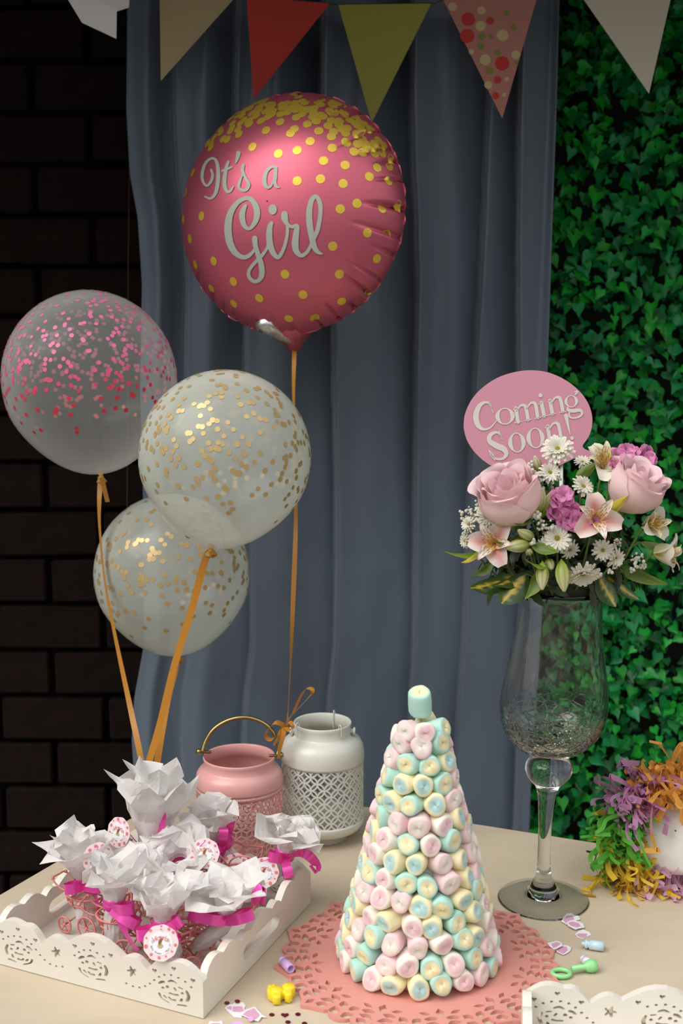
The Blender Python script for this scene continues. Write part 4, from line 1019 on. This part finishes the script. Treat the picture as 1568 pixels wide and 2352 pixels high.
def tray_holes(W):
    H = []; R1 = [[(915,1348,22),(955,1326,34),(990,1328,26)],[(1020,1320,18),(1070,1312,34),(1125,1346,20)],[(1088,1392,24),(1116,1440,22)],[(1135,1386,18),(1190,1414,22)],[(1030,1462,24),(1090,1486,26),(1140,1488,28)],[(1222,1425,26),(1248,1500,36),(1228,1575,34)],[(920,1460,30),(950,1530,20),(1038,1596,20)],[(970,1490,22),(1008,1535,22)],[(1025,1510,20),(1062,1552,26),(1110,1556,30)],[(1178,1530,20),(1156,1572,34)],[(1118,1612,22),(1230,1625,26)]]
    cx = cv(1095, 1460)
    for base, flip in ((0, 1), (None, 1), (0, -1)):
        def mp(X, Y):
            u, h = cv(X, Y)
            if base is None: return (u - cx[0] + W / 2, h + .006)
            return (u, h) if flip > 0 else (W - u, h)
        for s in R1: H.append(outline([(*mp(x, y), w * KU) for x, y, w in s]))
        for x, y, r in ((965, 1400, 17), (1015, 1388, 20), (1180, 1465, 17)): H.append(blob(*mp(x, y), r * KU))
        for x, y in ((870, 1305), (925, 1262), (985, 1235), (1060, 1237), (1140, 1270), (1215, 1318)) + (((1280, 1385),) if base is not None else ()): H.append(blob(*mp(x, y), 15 * KU, 8))
        for x, y in ((875, 1180), (1090, 1152), (1298, 1298)): H.append(heart(*mp(x, y), 26 * KU))
    for fl in (1, -1):
        for x, y in ((820, 1350), (765, 1385), (700, 1405), (625, 1390), (550, 1355)):
            u, h = cv(x, y); H.append(blob(u if fl > 0 else W - u, h, 14 * KU, 8))
        u, h = cv(618, 1200); H.append([((u if fl > 0 else W - u) + .0062 * (1 + .38 * math.cos(5 * a)) * math.cos(a) * .8, h + .0075 * (1 + .38 * math.cos(5 * a)) * math.sin(a) * .8) for a in [2 * PI * i / 40 for i in range(40)]])
    return H
def tray(A, eW, eD, W, D, lab, name='gift_tray'):
    A = V3(A); eW = V3(eW).normalized(); eD = V3(eD).normalized(); c = A + eW * W / 2 + eD * D / 2
    t = thing(name, c, lab, 'tray'); th = .009
    top = arcs([(0, .049, .042, .0645, .010), (.042, .0645, .0686, .047, .008), (.0686, .047, .100, .054, .009), (.100, .054, W - .100, .054, .020), (W - .100, .054, W - .0686, .047, .009), (W - .0686, .047, W - .042, .0645, .008), (W - .042, .0645, W, .049, .010)])
    pl = plate([(0, .0)] + top + [(W, .0)], tray_holes(W), th)
    def mapd(o, e, nrm, vf): return [o + e * x + V3((0, 0, y * .83 + .001)) + nrm * z for x, y, z in vf[0]], vf[1]
    build('front_panel', mapd(A + eD * th / 2, eW, eD, pl), TM, t, smooth=False)
    build('back_panel', mapd(A + eD * (D - th / 2), eW, eD, pl), TM, t, smooth=False)
    k = D / .281
    sp = [(0, .047, .047, .0615, .013), (.047, .0615, .088, .0505, .010), (.088, .0505, .112, .053, .006), (.112, .053, .169, .053, .012), (.169, .053, .193, .0505, .006), (.193, .0505, .234, .0615, .010), (.234, .0615, .281, .047, .013)]
    st = arcs([(a * k, b, c_ * k, d, e) for a, b, c_, d, e in sp])
    hd = [(D / 2 + .036 * s + .012 * math.cos(a), .028 + .0105 * math.sin(a)) for s, a0 in ((1, -PI / 2), (-1, PI / 2)) for a in [a0 + PI * i / 8 for i in range(9)]]
    st = [(min(max(x, th + .0002), D - th - .0002), y) for x, y in st]
    ps = plate([(th + .0002, 0)] + st + [(D - th - .0002, 0)], [hd], th)
    for o in (A + eW * th / 2, A + eW * (W - th / 2)): build('side_panel', mapd(o, eD, eW, ps), TM, t, smooth=False)
    q = [A + eW * th + eD * th, A + eW * (W - th) + eD * th, A + eW * (W - th) + eD * (D - th), A + eW * th + eD * (D - th)]
    build('tray_floor', ([p + V3((0, 0, .002)) for p in q] + [p + V3((0, 0, .007)) for p in q], [(0, 1, 2, 3), (7, 6, 5, 4)] + [(i, 4 + i, 4 + (i + 1) % 4, (i + 1) % 4) for i in range(4)]), TM, t, smooth=False)
    return t
TA = V3((-.145, 1.149, TZ)); eW = V3((-.912, .410, 0)); eD = V3((.377, .926, 0)); TWd, TD = .277, .281
tray(TA, eW, eD, TWd, TD, 'white scalloped wooden tray full of tissue wrapped pink favours')
F2 = tab(1198, 2282, .041); F2.z = TZ
tray(F2 - V3((.14, .99, 0)) * .25, (.99, -.14, 0), (.14, .99, 0), .277, .25, 'white scalloped tray corner cropped at the picture\'s lower edge beside the coral placemat')

# ================================================================== favours in the tray
wirem = mat('pink_wire', (0.70, 0.24, 0.215), 0.42)
tism = mat('white_tissue_paper', (0.84, 0.81, 0.79), 0.7, trl=0.30)
satin = mat('hot_pink_satin', (0.92, 0.085, 0.47), 0.24, .35, coat=.5, aniso=.5, trl=.08)
tagp = mat('tag_pink', (0.84, 0.65, 0.67), .55); tagw = mat('tag_white', (0.83, 0.79, 0.83), .55)
tagr = mat('tag_red', (0.66, 0.19, 0.18), .6); tagb = mat('tag_brown', (0.33, 0.16, 0.07), .6); tagg = mat('tag_olive', (0.42, 0.42, 0.20), .6); tagk = mat('tag_grey_text', (0.12, 0.11, 0.16), .6)
LC = {}
def letter(ch, size, shear=0.0):
    k = (ch, size, shear)
    if k not in LC: LC[k] = textmesh(ch, size, shear)
    return LC[k]
def tagdisc(par, C, nrm, R, up=V3((0, 0, 1))):
    nrm = V3(nrm).normalized(); X = up.cross(nrm).normalized(); Y = nrm.cross(X)
    pt = lambda x, y, o: C + X * x + Y * y + nrm * o
    n = 36; v = []; 
    for o in (0, -.0009):
        for i in range(n):
            a = 2 * PI * i / n; r = R * (1 + .025 * math.cos(a * 9)); v.append(pt(r * math.cos(a), r * math.sin(a), o))
    o = build('gift_tag', (v, [tuple(range(n)), tuple(range(n, 2 * n))[::-1]] + [(i, n + i, n + (i + 1) % n, (i + 1) % n) for i in range(n)]), tagp, par, smooth=False)
    build('centre_disc', ([pt(R * .68 * math.cos(2 * PI * i / 28), R * .68 * math.sin(2 * PI * i / 28), .0003) for i in range(28)], [tuple(range(28))]), tagw, o, smooth=False)
    rr = random.Random(int(R * 1e6 + C.x * 1e4)); mb = MB()
    for i in range(11):
        a = 2 * PI * i / 11 + rr.uniform(-.15, .15); r = R * rr.uniform(.76, .92); s = R * rr.choice((.06, .09, .115)); q = [(r * math.cos(a) + s * math.cos(2 * PI * j / 10), r * math.sin(a) + s * math.sin(2 * PI * j / 10)) for j in range(10)]
        mb.add(([pt(x, y, .0003) for x, y in q], [tuple(range(10))]))
    build('dots', mb, tagr, o, smooth=False)['kind'] = 'stuff'
    mb = MB(); tx = 'Victoria'; xs = [-.40, -.285, -.185, -.075, .035, .14, .225, .335]
    for ch, x in zip(tx, xs):
        l = letter(ch, R * .42, .25); yy = .30 - .9 * x * x; tl = -x * .9
        mb.add(([pt(R * (x) * 1.05 + lx * math.cos(tl) - ly * math.sin(tl), R * (yy) + lx * math.sin(tl) + ly * math.cos(tl), .0006) for lx, ly, _ in l[0]], l[1]))
    for q in ([(-.02, .06, .16), (0, .16, .12)], [(.02, .14, .12), (.06, .24, .10)], [(-.06, -.04, .16), (-.08, .08, .12)]):
        s = stroke([(x * R, y * R, w * R) for x, y, w in q], 4); 
        build('printed_animal', ([pt(x, y, .0006) for x, y in s[0]], s[1]), tagb, o, smooth=False)
    build('printed_name', mb, tagr, o, smooth=False)
    mb = MB(); s = disc2(-.02 * R, -.16 * R, .17 * R, .14 * R); mb.add(([pt(x, y, .0005) for x, y in s[0]], s[1]))
    for x, y in ((-.46, .02), (-.50, .10), (.44, .16), (.48, .08)):
        s = disc2(x * R, y * R, .05 * R, .03 * R, 8); mb.add(([pt(a, b, .0006) for a, b in s[0]], s[1]))
    build('printed_sprigs', mb, tagg, o, smooth=False)
    mb = MB(); tx = 'Baby Shower \u00b7 Mayo 27'
    for i, ch in enumerate(tx):
        if ch == ' ': continue
        a = math.radians(lerp(198, 352, i / (len(tx) - 1))); l = letter(ch, R * .155); tl = a + PI / 2
        mb.add(([pt(R * .56 * math.cos(a) + lx * math.cos(tl) - ly * math.sin(tl), R * .56 * math.sin(a) + lx * math.sin(tl) + ly * math.cos(tl), .0006) for lx, ly, _ in l[0]], l[1]))
    build('printed_text', mb, tagk, o, smooth=False)
    return o
def tissue(N, axis, R, seed, open_=0.75, rise=.55):
    """crumpled square of tissue gathered at the neck: an outer sheet and an inner one, folded in flat facets"""
    r = random.Random(seed); B = basis(axis, r.uniform(0, 6)); v = []; f = []; na, nr, sub = 13, 5, 3
    for ls, ris, ad in ((1.0, 1.0, 0), (.66, 1.18, .35)):
        pk = [r.uniform(.80, 1.22) for _ in range(4)]; rot = r.uniform(0, 6); C = []
        for j in range(nr + 1):
            row = []; t = j / nr
            for i in range(na):
                a = 2 * PI * (i + (r.uniform(-.34, .34) if j > 1 else 0)) / na + ad * j * .2
                q = (a + rot) % (PI / 2) - PI / 4; lim = .86 / max(.74, math.cos(q)) * pk[int(((a + rot) % (2 * PI)) / (PI / 2)) % 4]
                rr = lerp(.0105, R * lim * ls, max(0, (t - .08) / .92) ** 1.25); fold = (1 if (i + j // 3) % 2 else -1) * R * .10 * t
                z = R * rise * ris * (2.3 * t - 1.25 * open_ * t * t) + fold
                jt = R * .13 * t
                row.append(V3((rr * math.cos(a) + r.gauss(0, jt), rr * math.sin(a) + r.gauss(0, jt), z + r.gauss(0, jt * .9))))
            C.append(row)
        b0 = len(v); NA, NR = na * sub, nr * sub
        for J in range(NR + 1):
            j = min(nr - 1, J // sub); fj = (J - j * sub) / sub
            for I in range(NA):
                i = I // sub; fi = (I % sub) / sub; i2 = (i + 1) % na
                p = lerp(lerp(C[j][i], C[j][i2], fi), lerp(C[j + 1][i], C[j + 1][i2], fi), fj)
                p = p + noise.noise_vector(p * 60 + V3((seed, 0, ls * 9))) * R * .04 * (J / NR)
                v.append(N + B @ p)
        for J in range(NR):
            for I in range(NA):
                a, b, c, d = b0 + J * NA + I, b0 + J * NA + (I + 1) % NA, b0 + (J + 1) * NA + (I + 1) % NA, b0 + (J + 1) * NA + I
                f += [(a, b, c), (a, c, d)] if (I // sub + J // sub) % 2 else [(a, b, d), (b, c, d)]
    return v, f
def pram(par, P, yaw):
    M = Matrix.Rotation(yaw, 3, 'Z'); wr_ = .00115
    T_ = lambda pts: [P + M @ (V3(p) * .84) for p in pts]
    ring = lambda c, rx, ry, ax, n=24: [(c[0] + rx * math.cos(2 * PI * i / n), c[1] + (ry * math.sin(2 * PI * i / n) if ax == 'z' else 0), c[2] + (ry * math.sin(2 * PI * i / n) if ax == 'y' else 0)) for i in range(n)]
    mb = MB(); cz = .058
    for d, k in ((0, 1.0), (.012, .86), (.022, .58)): mb.add(tube(T_(ring((0, 0, cz - d), .031 * k, .026 * k, 'z')), wr_ * (1.25 if d == 0 else 1), 6, True))
    for i in range(9):
        a = 2 * PI * i / 9; mb.add(tube(T_([(.031 * math.cos(a) * math.cos(b), .026 * math.sin(a) * math.cos(b), cz - .027 * math.sin(b)) for b in (0, .4, .8, 1.2, 1.57)]), wr_, 5))
    build('wire_basket', mb, wirem, par)
    mb = MB()
    for k in range(3):
        ph = .35 + k * .42; mb.add(tube(T_([(-.031 * math.sin(b) * math.cos(ph), .026 * math.cos(b), cz + .030 * math.sin(b) * math.sin(ph)) for b in [PI * i / 10 for i in range(11)]]), wr_, 5))
    build('wire_hood', mb, wirem, par)
    hb = [(.028, .012, cz), (.042, .013, cz + .004), (.052, .013, cz + .014), (.052, 0, cz + .015), (.052, -.013, cz + .014), (.042, -.013, cz + .004), (.028, -.012, cz)]
    build('wire_handle', tube(spline(T_(hb), 4), wr_, 5), wirem, par)
    for s in (-1, 1):
        build('handle_knob', ball(.0023, T_([(.052, .013 * s, cz + .014)])[0], 8, 6), wirem, par)
        build('wire_strut', tube(T_([(-.018, .020 * s, .017), (0, .012 * s, cz - .025), (.024, .017 * s, .012)]), wr_, 5), wirem, par)
    for (x, s, r) in ((-.018, 1, .0165), (-.018, -1, .0165), (.024, 1, .0115), (.024, -1, .0115)):
        c = (x, .021 * s, r + .0006); mb = MB().add(tube(T_(ring(c, r, r, 'y', 22)), wr_ * 1.1, 6, True))
        for i in range(6):
            a = PI * i / 3; mb.add(tube(T_([c, (c[0] + r * math.cos(a), c[1], c[2] + r * math.sin(a))]), wr_ * .8, 4))
        mb.add(ball(.0022, T_([c])[0], 8, 5)); build('wheel', mb, wirem, par)
def loopc(N, d, side, L, wv):
    d = V3(d).normalized(); s = V3(side).normalized()
    return [N, N + d * L * .45 + s * wv * .6, N + d * L * .95 + s * wv * .5, N + d * L * 1.02 - s * wv * .25, N + d * L * .55 - s * wv * .7, N + d * L * .12 - s * wv * .15]
def favour(nk, hn, axis, R, lab, seed, yaw, tag=None, loops=(), tails=(), open_=.75, rise=.55, base=None, body=.0140):
    N = tab(nk[0], nk[1], hn); q = N - TA; q.z = 0
    de = eW.x * eD.y - eW.y * eD.x; u_ = (q.x * eD.y - q.y * eD.x) / de; s_ = (eW.x * q.y - eW.y * q.x) / de
    u_ = max(.062, min(TWd - .062, u_)); s_ = max(.060, min(TD - .062, s_)); P = TA + eW * u_ + eD * s_; P.z = TZ + .0082
    t = thing('party_favour', P, lab, 'favour', None); r = random.Random(seed)
    pram(t, P + V3((0, 0.004, 0)), yaw)
    pr = [(.001, .020), (body * .75, .022), (body * .95, .030), (body, .045), (body * .92, hn - .022), (.0112, hn - .010), (.0100, hn - .002)]
    v, f = lathe(pr, 20); v = [(x * (1 + .06 * math.sin(5 * math.atan2(y, x) + z * 200)), y * (1 + .06 * math.sin(5 * math.atan2(y, x) + z * 200)), z) for x, y, z in v]
    sh = V3((N.x - P.x, N.y - P.y, 0)); v = [V3((P.x, P.y, TZ)) + V3(c) + sh * sm(.01, hn, c[2]) for c in v]
    build('wrapped_sweets', (v, f), tism, t, smooth=False)
    build('tissue_wrap', tissue(N, axis, R, seed, open_, rise), tism, t, smooth=False)
    bw = MB().add(xf(lathe([(.0108, -.0085), (.0130, -.006), (.0130, .003), (.0108, .0060)], 18), N, basis(axis)))
    rb_ = build('ribbon_bow', bw, satin, t)
    for k, (d, L, wv) in enumerate(loops):
        d = V3(d); s_ = V3((.15, -1, .25)); build('loop', ribbon(spline(loopc(N + V3((0, -.0145, -.002)), d, s_, L * 1.02, wv * 1.5), 7), .0118, d.cross(s_)), satin, rb_)
    for px in tails:
        pts = [N + V3((0, -.015, -.002))] + [at(x, y, N.y + dy) for x, y, dy in px]
        build('tail', ribbon(spline(pts, 6), .0125, V3((.75, -.3, .55)), lambda u: .55 * math.sin(u * 4.5 + seed)), satin, rb_)
    if tag:
        x, y, dy, Rt_, nr = tag; C = at(x, y, N.y + dy); tagdisc(t, C, nr, Rt_)
        build('tag_tie', tube([N + V3((0, -.007, 0)), C + V3((0, .001, Rt_ * .8))], .0006, 5), satin, t)
    return t
FAV = [
 dict(nk=(338, 1955), hn=.082, axis=(.12, .1, 1), R=.047, lab='tallest favour at the tray\'s back, tissue pointing straight up', seed=3, yaw=2.2, tag=(272, 1912, -.01, .0185, (-.55, -.8, .25)), loops=[((-.9, 0, .1), .03, .010), ((.6, -.2, .7), .03, .012), ((.8, -.2, .1), .026, .010)], tails=[[(362, 1920, -.01), (372, 1885, -.012), (366, 1855, -.01)]], open_=.25, rise=.95),
 dict(nk=(412, 1985), hn=.078, axis=(-.05, -.55, .85), R=.048, lab='favour with a crumpled tissue ball in the tray\'s middle', seed=8, yaw=.4, tag=(470, 1960, -.02, .0175, (.05, -.9, .45)), loops=[((-1, 0, .2), .030, .010), ((-.8, -.3, -.3), .024, .010), ((.9, -.2, -.2), .028, .010)], tails=[[(430, 2000, -.03), (402, 2020, -.035), (412, 2035, -.04)], [(380, 1992, -.02), (340, 1985, -.02)]], open_=.9, rise=.5),
 dict(nk=(512, 1932), hn=.080, axis=(-.45, -.2, .9), R=.042, lab='favour with ribbon curls standing nearest the pink lantern', seed=12, yaw=1.0, tag=(541, 1994, -.03, .0180, (.1, -.88, .48)), loops=[((.1, -.1, 1), .026, .010), ((-.9, -.1, -.2), .022, .009)], tails=[[(524, 1905, -.01), (528, 1885, -.012), (512, 1878, -.012)], [(508, 1968, -.015), (505, 1990, -.02)]], open_=.7, rise=.7),
 dict(nk=(196, 2018), hn=.076, axis=(-.15, -.1, 1), R=.042, lab='favour at the tray\'s outer back corner by the dark wall', seed=17, yaw=2.6, tag=(226, 1972, -.03, .0180, (.35, -.85, .35)), loops=[((.6, 0, .7), .034, .012), ((.9, -.1, .0), .024, .010), ((-.8, -.1, -.1), .020, .010)], tails=[[(215, 2050, -.015), (225, 2080, -.02)]], open_=.55, rise=.75),
 dict(nk=(262, 2070), hn=.078, axis=(.05, .02, 1), R=.044, lab='favour with blocky folded tissue and one long ribbon tail', seed=23, yaw=2.9, loops=[((.9, -.2, .15), .026, .010), ((.9, -.2, -.45), .034, .012)], tails=[[(275, 2105, -.02), (290, 2145, -.03), (316, 2185, -.04)]], open_=.6, rise=.62),
 dict(nk=(376, 2118), hn=.072, axis=(.0, .02, 1), R=.041, lab='frontmost favour with a big bow and a tag hanging below it', seed=29, yaw=.2, tag=(369, 2166, -.050, .0185, (.02, -.92, .38)), loops=[((-.9, -.3, .0), .026, .012), ((.75, -.2, .55), .026, .011), ((.6, -.4, -.2), .024, .012)], tails=[[(395, 2140, -.03), (405, 2165, -.03)]], open_=.6, rise=.62, body=.0145),
 dict(nk=(522, 2098), hn=.070, axis=(-.05, -.1, 1), R=.044, lab='favour with wide spread tissue nearest the tray\'s handle', seed=36, yaw=3.4, loops=[((-.9, 0, .2), .040, .010), ((.9, 0, .3), .030, .011)], tails=[[(575, 2078, -.01), (592, 2050, -.01), (604, 2040, -.01), (600, 2075, -.012)]], open_=.8, rise=.58),
 dict(nk=(655, 1957), hn=.080, axis=(.30, -.12, .95), R=.043, lab='favour leaning over the tray edge toward the white lantern', seed=41, yaw=1.4, tag=(606, 2004, -.03, .0180, (.05, -.9, .42)), loops=[((.2, -.3, -.9), .022, .009), ((-.8, -.1, .2), .020, .009)], tails=[[(690, 1958, -.01), (712, 1968, -.012), (728, 1990, -.012), (716, 1998, -.01)]], open_=.8, rise=.6)]
for q in FAV: favour(**q)

# ================================================================== confetti and little charms on the table
def flat(pts_px, h=.0006, up=.0004):
    P = [tab(x, y, up) for x, y in pts_px]; n = len(P); Q = [p + V3((0, 0, h)) for p in P]
    return P + Q, [tuple(range(n))[::-1], tuple(range(n, 2 * n))] + [(i, (i + 1) % n, n + (i + 1) % n, n + i) for i in range(n)]
cwh = mat('confetti_white_rim', (0.82, 0.78, 0.80), .5); cpk = mat('confetti_pink', (0.66, 0.36, 0.50), .45); burg = mat('burgundy_foil', (0.16, 0.012, 0.03), .28, .5); cyl_ = mat('confetti_gold', (0.66, 0.46, 0.20), .5)
def grow(pl, k):
    cx = sum(p[0] for p in pl) / len(pl); cy = sum(p[1] for p in pl) / len(pl); return [(cx + (x - cx) * k, cy + (y - cy) * k) for x, y in pl]
def cut(rim, inner, lab, up=.0004):
    c = tab(*rim[0]); t = thing('paper_cutout', V3((c.x, c.y, TZ)), lab, 'confetti', None)
    build('white_rim', flat(rim, .0006, up), cwh, t, smooth=False); 
    for i, pl in enumerate(inner): build('pink_print', flat(pl, .0002, up + .0006), cpk, t, smooth=False)
z4 = lambda x, y: (460 + x / 4.9, 2200 + y / 4.9)
cut([z4(*p) for p in ((275,568),(325,528),(370,525),(385,500),(480,505),(510,545),(490,575),(500,600),(460,640),(470,680),(380,672),(305,605))], [[z4(*p) for p in ((368,548),(470,548),(490,600),(445,612),(362,605))], [z4(*p) for p in ((290,566),(340,540),(355,560),(352,590))]], 'pink and white paper cutout under the tray\'s front corner')
cut([z4(*p) for p in ((455,645),(510,590),(610,555),(690,640),(742,675),(690,670),(655,718),(600,705))], [[z4(*p) for p in ((475,640),(520,600),(605,566),(670,645),(630,690),(590,690))]], 'pink fan shaped paper cutout overlapping another cutout', .0014)
cut([z4(*p) for p in ((90,745),(110,712),(150,725),(205,725),(235,708),(255,745),(200,790),(130,790))], [[z4(*p) for p in ((115,742),(150,735),(205,735),(230,742),(195,775),(135,775))]], 'pink paper cutout cropped by the picture\'s lower edge')
z5 = lambda x, y: (1180 + x / 4.041, 2080 + y / 4.041)
cut([z5(*p) for p in ((438,150),(460,112),(485,85),(530,78),(560,95),(600,98),(615,130),(580,140),(560,165),(490,180))], [[z5(*p) for p in ((455,135),(490,98),(545,100),(560,130),(505,145),(480,160))]], 'pink paper cutout touching the vase foot', .0012)
cut([z5(*p) for p in ((490,160),(530,138),(600,150),(640,170),(655,205),(600,215),(570,225),(500,190))], [[z5(*p) for p in ((505,160),(540,148),(600,165),(620,190),(585,205),(520,185))]], 'pink paper cutout just below the one at the vase foot', .0024)
cut([z5(*p) for p in ((565,270),(600,240),(640,225),(700,250),(715,275),(690,285),(640,312),(590,298))], [[z5(*p) for p in ((580,272),(605,258),(680,262),(675,288),(640,303),(600,290))]], 'pink paper cutout beside the light blue bottle charm')
cut([z5(*p) for p in ((308,350),(340,345),(400,330),(440,350),(450,375),(400,400),(370,410),(330,380))], [[z5(*p) for p in ((345,355),(400,338),(435,355),(395,385),(365,395))]], 'pink paper cutout touching the coral placemat edge', .0048)
cut([z5(*p) for p in ((380,400),(425,365),(500,375),(530,395),(525,418),(500,440),(460,460),(400,435))], [[z5(*p) for p in ((395,402),(430,375),(490,385),(500,415),(460,450),(410,430))]], 'pink paper cutout overlapping the placemat side cutout', .0014)
for k, (x, y, lb) in enumerate(((521, 2304, 'burgundy foil dot under the tray\'s corner'), (545, 2300, 'burgundy foil dot at the pink cutout\'s top'), (624, 2331, 'burgundy foil dot beside the foil heart, on the tray side'), (684, 2330, 'burgundy foil dot beside the foil heart, on the placemat side'), (661, 2348, 'burgundy foil dot cropped by the edge below the heart'), (699, 2351, 'burgundy foil dot cropped by the edge beside the placemat'))):
    tagit(build('foil_dot', flat([(x + 6.2 * math.cos(a), y + 3.6 * math.sin(a)) for a in [2 * PI * i / 16 for i in range(16)]], .0005, .0022 if k == 1 else .0004), burg, None, smooth=False), lb, 'confetti', 'burgundy foil confetti')
tagit(build('foil_heart', flat([(654 + 1.05 * 16 * .6 * math.sin(a) ** 3 * .9, 2332 - .33 * (13 * math.cos(a) - 5 * math.cos(2 * a) - 2 * math.cos(3 * a) - math.cos(4 * a)) ) for a in [2 * PI * i / 20 for i in range(20)]][::-1], .0006), burg, None, smooth=False), 'burgundy foil heart between two foil dots', 'confetti', 'burgundy foil confetti')
tagit(build('paper_dot', flat([(576 + 6.5 * math.cos(a), 2341 + 5 * math.sin(a)) for a in [2 * PI * i / 16 for i in range(16)]], .0006, .0028), mat('lilac_dot', (.80, .42, .80), .5), None, smooth=False), 'small lilac paper dot on the fan shaped cutout', 'confetti')
# yellow animal shaped charm
yel = mat('yellow_plastic', (0.86, 0.66, 0.02), .38, sss=.15)
yo = [z4(*p) for p in ((755,340),(780,315),(800,330),(822,308),(850,325),(858,345),(895,362),(945,348),(985,350),(1032,372),(1035,430),(1000,450),(950,440),(945,410),(905,415),(900,470),(815,470),(808,440),(765,420),(748,385))]
yc = tab(642, 2292); YT = thing('plastic_charm', V3((yc.x, yc.y, TZ)), 'yellow plastic toy charm with a hanging loop beside the placemat', 'toy')
yv = plate([((tab(x, y, .008).x), (tab(x, y, .008).y)) for x, y in yo], [], .011, bev=.0022)
build('body', ([(x, y, z + TZ + .0062) for x, y, z in yv[0]], yv[1]), yel, YT)
lpc = tab(*z4(995, 335), .009)
build('loop', tube([lpc + V3((.0058 * math.cos(a), .0052 * math.sin(a), 0)) for a in [2 * PI * i / 18 for i in range(18)]], .0015, 8, True), yel, YT)
for x, y in ((858, 490), (990, 455)):
    c = tab(*z4(x, y), 0); build('leg', xf(lathe([(.0005, 0), (.0068, .0003), (.0074, .002), (.0074, .0105), (.006, .0125), (.0005, .013)], 20), V3((c.x, c.y + .004, TZ + .0004))), yel, YT)
def bottle(p0, p1, r, m, lab, h, hole):
    a, b = tab(*p0, h), tab(*p1, h); ax = (b - a); L = ax.length; t = thing('bottle_charm', V3((a.x, a.y, TZ)), lab, 'toy')
    build('bottle', xf(lathe([(.0005, 0), (r * .75, .0003), (r * .9, L * .05), (r * .9, L * .15), (r * .72, L * .17), (r * .72, L * .24), (r, L * .26), (r, L), (r * .72, L), (r * .70, L * .6), (.0005, L * .6)], 24), a, basis(ax)), m, t)
    build('nipple', xf(lathe([(.0005, -.004), (r * .35, -.0035), (r * .45, -.001), (r * .5, .001)], 14), a, basis(ax)), m, t)
bottle((646, 2204), (668, 2226), .0052, mat('lilac_plastic', (0.62, 0.40, 0.72), .35, sss=.1), 'tiny lilac plastic bottle charm lying on the placemat edge', .0098, 1)
bottle((1342, 2168), (1386, 2174), .0056, mat('pale_blue_plastic', (0.55, 0.72, 0.80), .35, sss=.1), 'tiny light blue plastic bottle charm lying beside the paper cutouts', .0062, 1)
bottle((1338, 2202), (1352, 2212), .0050, mat('clear_lilac_plastic', (0.74, 0.70, 0.80), .3, sss=.1), 'tiny pale lilac plastic charm below the blue bottle charm', .0055, 1)
tagit(build('lilac_strip', flat([(531, 2350), (552, 2347), (566, 2358), (540, 2362)], .0008), mat('lilac_dot', (.80, .42, .80), .5), None, smooth=False), 'lilac paper strip cropped by the lower picture edge', 'confetti')
grn = mat('green_plastic', (0.30, 0.72, 0.30), .35, sss=.15)
gc = tab(1288, 2242); GT = thing('rattle_charm', V3((gc.x, gc.y, TZ)), 'light green plastic rattle charm behind the cropped white tray', 'toy')
build('ring', tube([gc + V3((.010 * math.cos(a), .008 * math.sin(a), .0036)) for a in [2 * PI * i / 22 for i in range(22)]], .0026, 8, True), grn, GT)
build('grip', xf(lathe([(.0005, 0), (.003, .0005), (.0032, .015), (.006, .018), (.0075, .024), (.006, .030), (.0005, .032)], 18), gc + V3((.012, .002, .0080)), basis((1, .25, 0))), grn, GT)

# ================================================================== tissue edged pinata
PC = at(1552, 1905, 1.47); PR = .070
PT = thing('paper_pinata', V3((PC.x, PC.y, TZ)), 'white round pinata edged with shredded orange, lilac, green and yellow tissue', 'pinata')
pax = V3((-.30, -.9, .30)).normalized(); PB = basis(pax)
bp = [(.001, -.02), (.048, -.02), (.056, -.012), (.058, 0), (.056, .012), (.048, .020), (.001, .022)]
build('white_body', xf(lathe(bp, 40), PC, PB), mat('pinata_white', (0.84, 0.82, 0.78), .8, noise=(60, .04, .4)), PT)
rp = random.Random(9)
def fringe(name, a0, a1, col, n, seed):
    m = mat('tissue_' + name, col, .65, trl=.35); mb = MB()
    for k in range(n):
        a = math.radians(rp.uniform(a0, a1)); da = rp.gauss(0, .25); rr = rp.uniform(.040, .066); zz = rp.uniform(-.018, .020)
        e1 = V3((math.cos(a), 0, 0)) ; 
        d = V3((math.cos(a + da), 0, math.sin(a + da))); base = PC + V3((math.cos(a) * rr, zz, math.sin(a) * rr)) 
        L = rp.uniform(.018, .046); cu = V3((rp.gauss(0, .5), rp.gauss(-.4, .5), rp.gauss(-.3, .5)))
        pts = [base, base + d * L * .4 + cu * L * .1, base + d * L * .75 + cu * L * .4, base + d * L * .9 + cu * L * .75, base + d * L * .75 + cu * L * 1.0]
        if rp.random() < .25: pts += [pts[-1] + V3((rp.gauss(0, .006), -.004, rp.gauss(0, .006))), pts[-1] + V3((rp.gauss(0, .008), 0, rp.gauss(-.004, .006)))]
        pts = [V3((p.x, p.y, max(p.z, TZ + .002 + .002 * rp.random()))) for p in pts]
        mb.add(ribbon(spline(pts, 4), rp.uniform(.0035, .0085), V3((rp.gauss(0, .4), -.5, rp.gauss(.3, .4))), lambda u, q=rp.uniform(-2, 2): q * u))
    o = build(name + '_fringe', mb, m, PT); o['kind'] = 'stuff'; o['label'] = name + ' shredded tissue band'
fringe('orange', 62, 125, (0.80, 0.40, 0.07), 260, 1)
fringe('lilac', 122, 158, (0.66, 0.32, 0.56), 190, 2)
fringe('green', 152, 196, (0.12, 0.46, 0.05), 230, 3)
fringe('yellow', 186, 262, (0.82, 0.56, 0.05), 380, 4)
fringe('pink', 222, 300, (0.82, 0.52, 0.70), 300, 5)
